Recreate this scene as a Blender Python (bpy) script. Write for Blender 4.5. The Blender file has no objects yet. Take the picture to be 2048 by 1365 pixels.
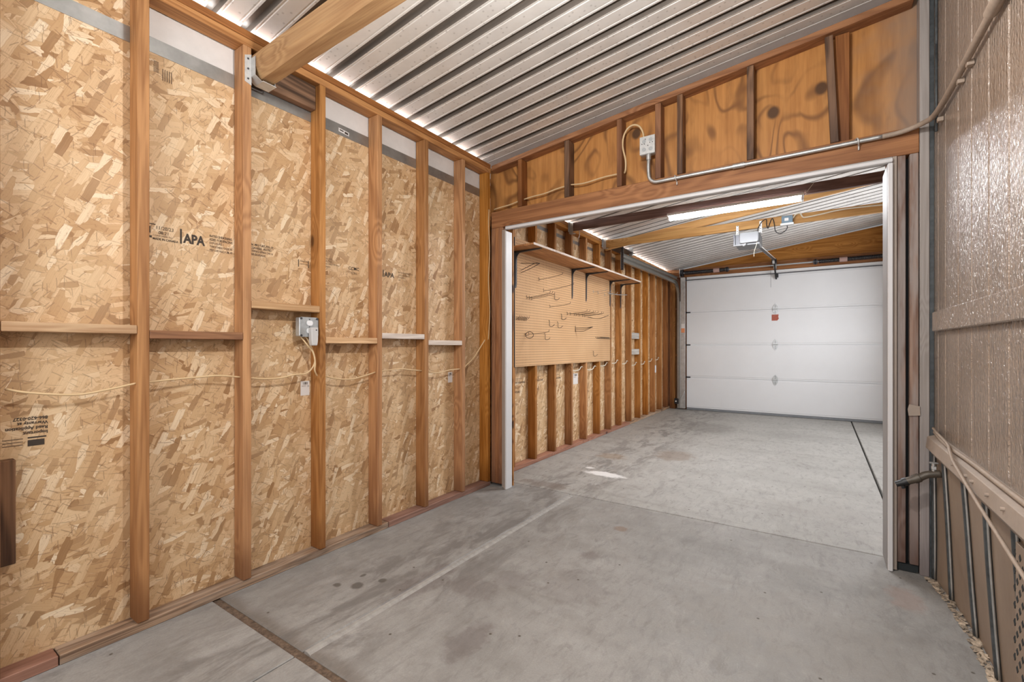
import bpy, bmesh, math, random
from mathutils import Vector, Matrix
random.seed(7)
scn = bpy.context.scene
COL = scn.collection
scn.view_settings.view_transform = 'Standard'
scn.view_settings.look = 'None'
scn.view_settings.exposure = 0.09
cy = scn.cycles
cy.caustics_reflective = False; cy.caustics_refractive = False
cy.max_bounces = 4; cy.diffuse_bounces = 3; cy.glossy_bounces = 2; cy.transmission_bounces = 1
cy.use_adaptive_sampling = True; cy.adaptive_threshold = .10
cy.sample_clamp_indirect = 4

# ------------------------------------------------------------------ materials
class NT:
    def __init__(s, name):
        s.m = bpy.data.materials.new(name); s.m.use_nodes = True
        s.t = s.m.node_tree; s.n = s.t.nodes; s.l = s.t.links
        s.b = s.n['Principled BSDF']
    def node(s, typ, **kw):
        n = s.n.new(typ)
        for k, v in kw.items(): setattr(n, k, v)
        return n
    def link(s, a, b): s.l.new(a, b)
    def inp(s, sock, v):
        if hasattr(v, 'is_linked') or isinstance(v, bpy.types.NodeSocket): s.link(v, sock)
        else: sock.default_value = v
    def math(s, op, a, b=None, c=None, clamp=False):
        n = s.node('ShaderNodeMath', operation=op); n.use_clamp = clamp
        s.inp(n.inputs[0], a)
        if b is not None: s.inp(n.inputs[1], b)
        if c is not None: s.inp(n.inputs[2], c)
        return n.outputs[0]
    def vmath(s, op, a, b=None):
        n = s.node('ShaderNodeVectorMath', operation=op)
        s.inp(n.inputs[0], a)
        if b is not None: s.inp(n.inputs[1], b)
        return n.outputs[0]
    def coord(s, rnd=True):
        o = s.node('ShaderNodeTexCoord').outputs['Object']
        if rnd:
            r = s.rand()
            n = s.node('ShaderNodeVectorMath', operation='SCALE'); n.inputs[0].default_value = (37.1, 19.7, 53.3)
            s.link(r, n.inputs['Scale'])
            o = s.vmath('ADD', o, n.outputs[0])
        return o
    def rand(s):
        if not hasattr(s, '_r'): s._r = s.node('ShaderNodeObjectInfo').outputs['Random']
        return s._r
    def mapping(s, v, loc=(0,0,0), rot=(0,0,0), sc=(1,1,1)):
        n = s.node('ShaderNodeMapping'); s.link(v, n.inputs[0])
        n.inputs['Location'].default_value = loc; n.inputs['Rotation'].default_value = rot; n.inputs['Scale'].default_value = sc
        return n.outputs[0]
    def noise(s, v, scale=1, detail=3, rough=.55, dist=0, col=False):
        n = s.node('ShaderNodeTexNoise'); s.link(v, n.inputs['Vector'])
        n.inputs['Scale'].default_value = scale; n.inputs['Detail'].default_value = detail
        n.inputs['Roughness'].default_value = rough; n.inputs['Distortion'].default_value = dist
        return n.outputs[1 if col else 0]
    def vor(s, v, scale=1, metric='EUCLIDEAN', dim='3D', rand=1, feature='F1'):
        n = s.node('ShaderNodeTexVoronoi', voronoi_dimensions=dim, feature=feature)
        if feature != 'DISTANCE_TO_EDGE': n.distance = metric
        s.link(v, n.inputs['Vector']); n.inputs['Scale'].default_value = scale; n.inputs['Randomness'].default_value = rand
        return n
    def ramp(s, f, stops, interp='LINEAR'):
        n = s.node('ShaderNodeValToRGB'); n.color_ramp.interpolation = interp
        e = n.color_ramp.elements
        while len(e) < len(stops): e.new(.5)
        for i, (p, c) in enumerate(stops):
            e[i].position = p; e[i].color = (c[0], c[1], c[2], 1) if not isinstance(c, (int, float)) else (c, c, c, 1)
        s.link(f, n.inputs[0]); return n.outputs[0]
    def mix(s, f, a, b, blend='MIX'):
        n = s.node('ShaderNodeMix', data_type='RGBA', blend_type=blend)
        s.inp(n.inputs[0], f)
        for k, v in ((6, a), (7, b)):
            if isinstance(v, (tuple, list)): n.inputs[k].default_value = (v[0], v[1], v[2], 1)
            else: s.link(v, n.inputs[k])
        return n.outputs[2]
    def sep(s, v):
        n = s.node('ShaderNodeSeparateXYZ'); s.link(v, n.inputs[0]); return n.outputs
    def comb(s, x, y, z):
        n = s.node('ShaderNodeCombineXYZ')
        for i, v in enumerate((x, y, z)): s.inp(n.inputs[i], v)
        return n.outputs[0]
    def bump(s, h, strength=.3, dist=.01):
        n = s.node('ShaderNodeBump'); n.inputs['Strength'].default_value = strength; n.inputs['Distance'].default_value = dist
        s.link(h, n.inputs['Height']); s.link(n.outputs[0], s.b.inputs['Normal'])
    def base(s, v): s.inp(s.b.inputs['Base Color'], (v[0], v[1], v[2], 1) if isinstance(v, tuple) else v)
    def set(s, rough=.6, metal=0, spec=None):
        s.b.inputs['Roughness'].default_value = rough; s.b.inputs['Metallic'].default_value = metal
        if spec is not None: s.b.inputs['Specular IOR Level'].default_value = spec
        return s.m
    def smooth(s, v, a, b, lo=0, hi=1):
        n = s.node('ShaderNodeMapRange', interpolation_type='SMOOTHSTEP'); s.inp(n.inputs[0], v)
        for i, q in enumerate((a, b, lo, hi)): n.inputs[1+i].default_value = q
        return n.outputs[0]

def wood(name, dark, light, axis='Z', knots=.5, rough=.62, var=.18, contrast=1.0, grey=None):
    k = NT(name); v = k.coord()
    def st(across, along):
        s = [across]*3; s['XYZ'.index(axis)] = along; return tuple(s)
    # knots bend the grain around them
    kv = k.vor(k.mapping(v, sc=st(4.2, 1.9)), 1, dim='3D', rand=1)
    kd = kv.outputs['Distance']
    near = k.smooth(kd, .05, .34, 1, 0)
    warp = k.math('MULTIPLY', near, .35)
    n0 = k.noise(k.mapping(v, sc=st(9, .7)), 1, 3, .5, .6)
    n1 = k.noise(k.mapping(v, sc=st(26, .9)), 1, 3, .6)
    rings = k.math('SINE', k.math('MULTIPLY', k.math('ADD', n0, warp), 46))
    fine = k.noise(k.mapping(v, sc=st(170, 3.5)), 1, 2, .6)
    f = k.math('ADD', k.math('MULTIPLY', n1, .55*contrast), k.math('MULTIPLY', rings, .10*contrast))
    f = k.math('ADD', f, k.math('MULTIPLY', fine, .35))
    f = k.math('ADD', f, .5-.55*contrast*.5-.175)
    c = k.ramp(f, [(.25, dark), (.72, light)])
    spot = k.smooth(kd, .045, .095, 1, 0)
    has = k.math('MULTIPLY', k.math('LESS_THAN', k.sep(kv.outputs['Color'])[0], knots), spot)
    c = k.mix(has, c, tuple(x*.28 for x in dark))
    halo = k.math('MULTIPLY', k.math('MULTIPLY', k.math('LESS_THAN', k.sep(kv.outputs['Color'])[0], knots), near), .35)
    c = k.mix(halo, c, tuple(x*.7 for x in dark))
    # blemishes and end dirt
    bl = k.smooth(k.noise(k.mapping(v, sc=st(7, 2.2)), 1, 4, .65), .56, .78)
    c = k.mix(k.math('MULTIPLY', bl, .28), c, tuple(x*.55 for x in dark))
    if grey:
        g = k.smooth(k.noise(k.mapping(v, sc=st(14, 1.6)), 1, 4, .7), .40, .62)
        c = k.mix(k.math('MULTIPLY', g, grey[1]), c, grey[0])
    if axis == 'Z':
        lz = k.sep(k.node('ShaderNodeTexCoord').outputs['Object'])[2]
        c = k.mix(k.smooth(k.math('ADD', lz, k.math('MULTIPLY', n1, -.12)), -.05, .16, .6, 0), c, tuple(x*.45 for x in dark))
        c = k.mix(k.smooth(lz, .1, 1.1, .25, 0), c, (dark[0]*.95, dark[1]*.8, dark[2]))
    h = k.node('ShaderNodeHueSaturation'); k.link(c, h.inputs['Color'])
    k.inp(h.inputs['Value'], k.math('ADD', k.math('MULTIPLY', k.rand(), var*2), 1-var))
    k.inp(h.inputs['Saturation'], k.math('ADD', k.math('MULTIPLY', k.math('FRACT', k.math('MULTIPLY', k.rand(), 7.3)), .2), .9))
    k.base(h.outputs[0])
    k.bump(k.math('ADD', fine, k.math('MULTIPLY', rings, .15)), .25, .003)
    return k.set(rough, spec=.35)

STUD_D, STUD_L = (.26, .098, .024), (.57, .275, .095)
M = {}
for ax in 'XYZ':
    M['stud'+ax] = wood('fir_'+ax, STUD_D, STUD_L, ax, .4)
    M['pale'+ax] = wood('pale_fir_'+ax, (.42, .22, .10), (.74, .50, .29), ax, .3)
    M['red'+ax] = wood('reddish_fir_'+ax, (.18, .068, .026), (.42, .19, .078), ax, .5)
    M['old'+ax] = wood('weathered_'+ax, (.075, .038, .02), (.30, .16, .085), ax, .6, contrast=1.6)
M['goldX'] = wood('golden_fir', (.36, .165, .052), (.70, .415, .170), 'X', .5, contrast=.8)
M['greyX'] = wood('grey_painted_stud', (.24, .21, .19), (.38, .345, .325), 'Z', .3, contrast=.8)
M['jambwood'] = wood('paint_misted_stud', (.15, .080, .055), (.34, .22, .165), 'Z', .95, contrast=1.5, grey=((.34, .30, .28), .75))
M['greywood'] = wood('grey_weathered_block', (.30, .27, .24), (.60, .56, .51), 'Y', .3)
M['whitewash'] = wood('whitewashed_block', (.45, .35, .29), (.80, .70, .62), 'Y', .2)
M['purple'] = wood('dark_stained_joist', (.095, .055, .048), (.25, .155, .130), 'X', .2)
M['plate'] = wood('dirty_plate', (.10, .055, .035), (.42, .27, .17), 'Y', .3, contrast=1.3, grey=((.55, .43, .33), .5))
M['platered'] = wood('red_plate', (.20, .085, .055), (.45, .24, .17), 'Y', .2)

def osb_mat():
    k = NT('osb'); v = k.coord(False); x, y, z = k.sep(v)
    p = k.comb(y, z, 0.0)
    wob = k.noise(p, 22, 2, .5, col=True)
    w2 = k.node('ShaderNodeVectorMath', operation='SCALE'); k.link(wob, w2.inputs[0]); w2.inputs['Scale'].default_value = .008
    p = k.vmath('ADD', p, w2.outputs[0])
    grain = k.noise(p, 90, 3, .7)
    col = k.ramp(k.noise(p, 30, 3, .6), [(.3, (.42, .235, .105)), (.7, (.62, .39, .20))])
    specs = [(60, .06, .018), (-48, .055, .016), (8, .09, .030), (78, .11, .034), (-38, .10, .026), (50, .13, .040), (-66, .085, .022), (24, .15, .044), (-14, .10, .024), (112, .11, .030)]
    hgt = grain
    for i, (a, L, W) in enumerate(specs):
        q = k.mapping(p, loc=(3.1*i, 1.7*i, 0), rot=(0, 0, math.radians(a)), sc=(1, 1, 1))
        q = k.mapping(q, loc=(i*.37, i*.91, 0), sc=(1/L, 1/W, 1))
        vo = k.vor(q, 1, 'CHEBYCHEV', '2D', 1)
        r, g, b = k.sep(vo.outputs['Color'])
        d = vo.outputs['Distance']
        ang = k.math('MULTIPLY', k.math('SUBTRACT', b, .5), .0)
        on = k.math('MULTIPLY', k.math('LESS_THAN', d, .46), k.math('LESS_THAN', g, .66))
        c = k.ramp(r, [(0, (.33, .175, .075)), (.15, (.55, .335, .165)), (.5, (.67, .44, .24)), (.85, (.78, .565, .345)), (1, (.92, .76, .55))])
        fg = k.noise(k.mapping(q, sc=(.6, 9, 1)), 1, 1, .5)
        c = k.mix(k.smooth(fg, .35, .75, 0, .35), c, (.50, .28, .13))
        edge = k.math('MULTIPLY', on, k.smooth(d, .40, .46, 0, .42))
        col = k.mix(on, col, c)
        col = k.mix(edge, col, (.28, .13, .05))
    # dark slivers and gaps between strands
    for i, (a, L, W, t) in enumerate([(35, .055, .0050, .035), (-50, .045, .0044, .04), (88, .05, .0040, .03), (8, .07, .0036, .03)]):
        q = k.mapping(p, loc=(9.1*i, 5.7*i, 0), rot=(0, 0, math.radians(a)))
        q = k.mapping(q, loc=(i*.77, i*.31, 0), sc=(1/L, 1/W, 1))
        vo = k.vor(q, 1, 'CHEBYCHEV', '2D', 1); r, g, b = k.sep(vo.outputs['Color'])
        on = k.math('MULTIPLY', k.math('LESS_THAN', vo.outputs['Distance'], .36), k.math('LESS_THAN', g, t))
        col = k.mix(k.math('MULTIPLY', on, .5), col, (.20, .10, .05))
    sw = k.smooth(k.noise(p, 34, 4, .75, 2.2), .57, .66, 0, .6)
    col = k.mix(sw, col, (.36, .19, .095))
    sw2 = k.smooth(k.noise(k.mapping(p, loc=(5, 3, 0), rot=(0, 0, .9), sc=(1, 2.6, 1)), 38, 4, .8, 3.0), .64, .70, 0, .6)
    col = k.mix(sw2, col, (.22, .11, .06))
    col = k.mix(k.smooth(k.noise(p, 3, 2, .5), .35, .7, 0, .22), col, (.85, .68, .45))
    k.base(col); k.bump(grain, .2, .003)
    return k.set(.55, spec=.3)
M['osb'] = osb_mat()

def ply_mat():
    k = NT('plywood'); v = k.coord(False); x, y, z = k.sep(v)
    p = k.comb(x, z, 0.0)
    n = k.noise(k.mapping(p, sc=(2.6, 1.3, 1)), 1, 2, .4, .9)
    kv = k.vor(k.mapping(p, sc=(2.3, 2.0, 1)), 1, dim='2D')
    kd = kv.outputs['Distance']
    f = k.math('ADD', n, k.smooth(kd, .0, .5, .22, 0))
    bands = k.math('ABSOLUTE', k.math('SUBTRACT', k.math('FRACT', k.math('MULTIPLY', f, 6)), .5))
    b1 = k.smooth(bands, .0, .26, 1, 0)
    c = k.ramp(k.noise(k.mapping(p, sc=(30, 2.2, 1)), 1, 3, .6), [(.25, (.39, .160, .042)), (.75, (.61, .285, .085))])
    c = k.mix(k.math('MULTIPLY', b1, k.smooth(k.noise(p, 3, 2), .32, .58, .15, .85)), c, (.20, .082, .026))
    ks = k.smooth(kd, .05, .10, 1, 0)
    has = k.math('MULTIPLY', ks, k.math('LESS_THAN', k.sep(kv.outputs['Color'])[1], .6))
    c = k.mix(has, c, (.10, .045, .018))
    c = k.mix(k.smooth(k.noise(k.mapping(p, sc=(9, 3, 1)), 1, 4, .6), .55, .8, 0, .5), c, (.22, .10, .035))
    # paint overspray towards the siding side
    c = k.mix(k.smooth(k.math('ADD', x, k.math('MULTIPLY', k.noise(p, 6, 3), .35)), .28, .68, 0, .8), c, (.30, .22, .17))
    k.base(c); k.bump(k.noise(k.mapping(p, sc=(90, 5, 1)), 1, 2), .15, .002)
    return k.set(.55, spec=.35)
M['ply'] = ply_mat()

def simple(name, c, rough=.5, metal=0, nz=0, scale=30, spec=None, bump=0):
    k = NT(name)
    if nz:
        v = k.coord(False); n = k.noise(v, scale, 4, .65)
        k.base(k.ramp(n, [(.3, tuple(x*(1-nz) for x in c)), (.7, tuple(min(1, x*(1+nz)) for x in c))]))
        if bump: k.bump(n, bump, .004)
    else: k.base(c)
    return k.set(rough, metal, spec)
M['galv'] = simple('galvanised', (.56, .56, .55), .38, .75, .18, 14)
M['galvlight'] = simple('galvanised_plate', (.66, .66, .65), .45, .5, .12, 40)
M['steelbox'] = simple('steel_box', (.50, .52, .53), .4, .6, .1, 60)
M['flash'] = simple('flashing', (.42, .42, .41), .35, .8, .22, 7)
M['soffit'] = simple('white_panel', (.78, .75, .73), .6, 0, .06, 9)
M['white'] = simple('white_paint', (.80, .80, .81), .42, 0, .02, 5)
M['doorwhite'] = simple('door_white', (.80, .815, .84), .45, 0, .02, 2)
M['vinyl'] = simple('vinyl_white', (.70, .69, .70), .4)
M['vinylgrey'] = simple('vinyl_grey', (.40, .375, .36), .5, 0, .08, 4)
M['reveal'] = simple('reveal_grey', (.27, .255, .25), .5, 0, .08, 4)
M['vinyltan'] = simple('vinyl_tan', (.38, .31, .26), .5, 0, .08, 4)
M['black'] = simple('black', (.015, .015, .017), .45)
M['blacksteel'] = simple('black_steel', (.03, .03, .035), .35, .6)
M['darksteel'] = simple('dark_steel', (.10, .10, .11), .4, .7)
M['trackm'] = simple('track_steel', (.40, .39, .36), .35, .8, .12, 20)
M['trackwhite'] = simple('track_bright', (.72, .70, .66), .35, .35)
M['cream'] = simple('cream_cable', (.70, .50, .28), .5)
M['creamw'] = simple('white_cable', (.75, .68, .55), .5)
M['tancable'] = simple('painted_cable', (.36, .28, .22), .6, 0, .12, 40)
M['pipe'] = simple('painted_pipe', (.105, .085, .065), .45, .2, .3, 40)
M['red'] = simple('red_label', (.42, .10, .06), .5, 0, .4, 60)
M['orange'] = simple('orange_label', (.75, .28, .12), .5)
M['ink'] = simple('ink', (.055, .04, .03), .8)
M['inkmed'] = simple('ink_faded', (.17, .11, .07), .8)
M['paper'] = simple('paper', (.78, .75, .73), .6)
M['blue'] = simple('blue_box', (.16, .24, .31), .45)
M['seal'] = simple('rubber_seal', (.22, .235, .255), .6, 0, .1, 20)
M['dirt'] = simple('joint_dirt', (.13, .088, .06), .95, 0, .5, 60, bump=.5)
M['jointdark'] = simple('joint_dark', (.03, .026, .022), .95)
M['pinkband'] = simple('spring_band', (.42, .27, .24), .6)
M['dark'] = simple('dark_gap', (.018, .022, .024), .8)
M['rib'] = simple('skirt_rib', (.055, .063, .068), .5, 0, .4, 30)
M['bracket'] = simple('bracket_grey', (.055, .055, .06), .45, .3)
M['wirehook'] = simple('hook_wire', (.10, .075, .055), .45, .5)
M['openmetal'] = simple('opener_metal', (.16, .165, .17), .45, .5)
M['lens'] = simple('lens_grey', (.30, .31, .33), .35)
M['facet'] = simple('lens_facet', (.46, .46, .49), .4)
M['plug'] = simple('plug_grey', (.56, .54, .53), .5)

def ceiling_mat(name, base, dark):
    k = NT(name); v = k.coord(False); x, y, z = k.sep(v)
    p = k.comb(x, y, 0.0)
    n = k.noise(p, 5, 4, .6)
    c = k.ramp(n, [(.3, tuple(q*.86 for q in base)), (.7, base)])
    vo = k.vor(p, 22, dim='2D')
    sp = k.math('MULTIPLY', k.smooth(vo.outputs['Distance'], .06, .17, 1, 0), k.math('LESS_THAN', k.sep(vo.outputs['Color'])[0], .6))
    c = k.mix(k.math('MULTIPLY', sp, .45), c, dark)
    k.base(c)
    k.inp(k.b.inputs['Roughness'], k.smooth(n, .3, .7, .30, .42))
    k.b.inputs['Metallic'].default_value = .25
    return k.m
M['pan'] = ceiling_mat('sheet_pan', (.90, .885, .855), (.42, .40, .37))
M['recess'] = ceiling_mat('sheet_rib', (.20, .17, .145), (.16, .14, .12))  # near rib recesses: their shade is put into a darker colour
M['recessfar'] = ceiling_mat('sheet_rib_far', (.20, .19, .175), (.1, .1, .1))  # painted shade for the narrower ribs of the far sheet

def concrete():
    k = NT('concrete'); v = k.coord(False); x, y, z = k.sep(v)
    p = k.comb(x, y, 0.0)
    n = k.noise(p, 1.6, 5, .6); n2 = k.noise(p, 9, 5, .7); n3 = k.noise(p, 140, 2, .6)
    c = k.ramp(k.math('ADD', k.math('MULTIPLY', n, .6), k.math('MULTIPLY', n2, .4)), [(.34, (.225, .215, .203)), (.50, (.315, .303, .288)), (.66, (.385, .373, .357))])
    # far slab is cleaner and lighter
    c = k.mix(k.smooth(y, 3.2, 3.28, 0, .45), c, k.ramp(n2, [(.3, (.44, .43, .40)), (.7, (.56, .55, .52))]))
    sm = k.noise(k.mapping(p, sc=(1.1, 5.5, 1)), 1, 4, .65, .7)
    c = k.mix(k.smooth(sm, .52, .72, 0, .40), c, (.25, .235, .215))
    c = k.mix(k.smooth(n3, .3, .7, 0, .16), c, (.16, .145, .13))
    n4 = k.noise(k.mapping(p, rot=(0, 0, .5), sc=(26, 9, 1)), 1, 5, .75, .6)
    c = k.mix(k.smooth(n4, .48, .70, 0, .42), c, (.165, .152, .14))
    n5 = k.noise(k.mapping(p, rot=(0, 0, -.4), sc=(4.5, 2.2, 1)), 1, 6, .8, 1.2)
    c = k.mix(k.smooth(n5, .53, .66, 0, .36), c, (.17, .158, .15))
    jd = k.math('ADD', k.math('SUBTRACT', y, .985), k.math('MULTIPLY', k.noise(p, 8, 3), -.06))
    c = k.mix(k.math('MULTIPLY', k.smooth(jd, -.05, -.01, 0, 1), k.smooth(jd, -.01, .06, .6, 0)), c, (.13, .105, .085))
    c = k.mix(k.smooth(n4, .30, .42, .22, 0), c, (.50, .48, .455))
    # smudges elongated along the tooled joint of the near slab
    sm2 = k.noise(k.mapping(p, rot=(0, 0, .1), sc=(7, 2.4, 1)), 1, 5, .7, .5)
    band = k.smooth(k.math('ABSOLUTE', k.math('SUBTRACT', x, -1.72)), .05, .6, 1, 0)
    c = k.mix(k.math('MULTIPLY', band, k.smooth(sm2, .44, .62, 0, .7)), c, (.15, .138, .13))
    def blob(cx, cy, rx, ry, col, amt, dst=.5, sc=12):
        nn = k.math('MULTIPLY', k.math('SUBTRACT', k.noise(p, sc, 4, .65), .5), dst*2)
        dx = k.math('DIVIDE', k.math('SUBTRACT', x, cx), rx); dy = k.math('DIVIDE', k.math('SUBTRACT', y, cy), ry)
        d = k.math('SQRT', k.math('ADD', k.math('MULTIPLY', dx, dx), k.math('MULTIPLY', dy, dy)))
        return k.mix(k.smooth(k.math('ADD', d, nn), .55, 1.1, amt, 0), c, col)
    ST = (.15, .125, .12)
    for b in [(-1.15, 1.40, .075, .15, ST, .5, 1.1), (-1.86, 1.42, .035, .035, (.09, .08, .07), .8), (-1.95, 1.37, .025, .022, (.09, .08, .07), .8),
              (-1.80, 1.52, .022, .022, (.09, .08, .07), .8), (-1.92, 1.50, .014, .02, (.10, .09, .08), .8), (-1.62, 1.62, .09, .25, ST, .5, .9), (-1.38, 1.72, .15, .12, ST, .35, 1.0),
              (-1.06, 2.35, .06, .06, ST, .4), (-1.0, 2.0, .2, .2, ST, .22, 1.2), (-1.28, 1.88, .12, .08, ST, .3, .9), (-1.05, 2.80, .05, .05, (.22, .13, .08), .5),
              (-1.28, 5.0, .22, .28, (.21, .15, .11), .5, .6), (-1.83, 4.6, .18, .14, (.26, .17, .10), .45, .7), (-1.35, 7.0, .45, .5, (.19, .18, .165), .5, .8),
              (-.2, 6.9, .6, .4, (.24, .23, .215), .4, .9), (-1.9, 3.35, .28, .09, (.17, .13, .11), .5, 1.0), (-.1, 2.2, .5, .35, (.26, .235, .21), .3, 1.0),
              (.33, 2.75, .08, .14, (.30, .19, .15), .4, .8), (-.25, 4.6, .5, .25, (.29, .28, .26), .3, 1.0), (.0, 3.9, .4, .2, (.32, .30, .28), .3, 1.)]:
        c = blob(*b)
    c = blob(-1.62, 3.92, .21, .085, (.82, .81, .80), .85, .55, 16)
    c = blob(-1.83, 4.05, .05, .035, (.80, .79, .78), .7, .5, 20)
    vo = k.vor(p, 9, dim='2D')
    c = k.mix(k.math('MULTIPLY', k.smooth(vo.outputs['Distance'], .03, .07, 1, 0), k.math('LESS_THAN', k.sep(vo.outputs['Color'])[0], .07)), c, (.10, .085, .07))
    k.base(c)
    k.bump(k.math('ADD', n3, k.math('MULTIPLY', n2, 2)), .12, .003)
    k.inp(k.b.inputs['Roughness'], k.smooth(n2, .3, .7, .48, .66))
    k.b.inputs['Specular IOR Level'].default_value = .4
    return k.m
M['concrete'] = concrete()
M['lip'] = simple('joint_lip', (.345, .33, .31), .6, 0, .18, 30, bump=.3)

def siding():
    k = NT('tan_siding'); v = k.coord(False); x, y, z = k.sep(v)
    p = k.comb(y, z, 0.0)
    g = k.noise(k.mapping(p, sc=(60, 3.0, 1)), 1, 3, .6, .4)
    g2 = k.noise(k.mapping(p, sc=(78, 44, 1)), 1, 3, .55, .8)
    n = k.noise(p, 3, 4, .6)
    c = k.ramp(n, [(.3, (.31, .235, .18)), (.7, (.41, .32, .255))])
    c = k.mix(k.smooth(g, .42, .35, 0, .35), c, (.20, .145, .11))
    # thicker, glossier brush marks where the top coat was laid on
    k.base(c)
    h = k.math('ADD', k.math('MULTIPLY', g, .9), k.math('MULTIPLY', g2, 1.2))
    k.bump(h, 1.0, .010)
    k.link(k.b.inputs['Normal'].links[0].from_socket, k.b.inputs['Coat Normal'])
    k.b.inputs['Coat Weight'].default_value = 1; k.b.inputs['Coat Roughness'].default_value = .16
    return k.set(.26, spec=.6)
M['siding'] = siding()
def skirt():
    k = NT('skirting_paint'); v = k.coord(False)
    n = k.noise(k.mapping(v, sc=(3, 3, 1.2)), 1, 4, .6)
    k.base(k.ramp(n, [(.3, (.245, .175, .125)), (.7, (.345, .26, .195))]))
    k.bump(k.noise(v, 14, 3), .2, .01)
    return k.set(.5)
M['skirt'] = skirt()
M['ledge'] = simple('ledge_paint', (.38, .305, .25), .5, 0, .12, 10, bump=.3)
M['rubble'] = simple('crumbly_edge', (.40, .32, .24), .9, 0, .7, 45, bump=1)

def peg():
    k = NT('pegboard'); v = k.coord(False); x, y, z = k.sep(v)
    fy = k.math('SUBTRACT', k.math('FRACT', k.math('DIVIDE', y, .0254)), .5)
    fz = k.math('SUBTRACT', k.math('FRACT', k.math('DIVIDE', z, .0254)), .5)
    d = k.math('SQRT', k.math('ADD', k.math('MULTIPLY', fy, fy), k.math('MULTIPLY', fz, fz)))
    c = k.ramp(k.noise(v, 2.5, 3), [(.3, (.60, .355, .175)), (.7, (.68, .42, .22))])
    c = k.mix(k.smooth(d, .15, .20, 1, 0), c, (.09, .04, .018))
    k.base(c); return k.set(.6, spec=.3)
M['peg'] = peg()
def emis(name, c, s):
    k = NT(name); k.base(c); k.b.inputs['Emission Color'].default_value = (*c, 1); k.b.inputs['Emission Strength'].default_value = s
    return k.m
M['glow'] = emis('lamp_glow', (.95, .97, 1.0), 95)

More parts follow.
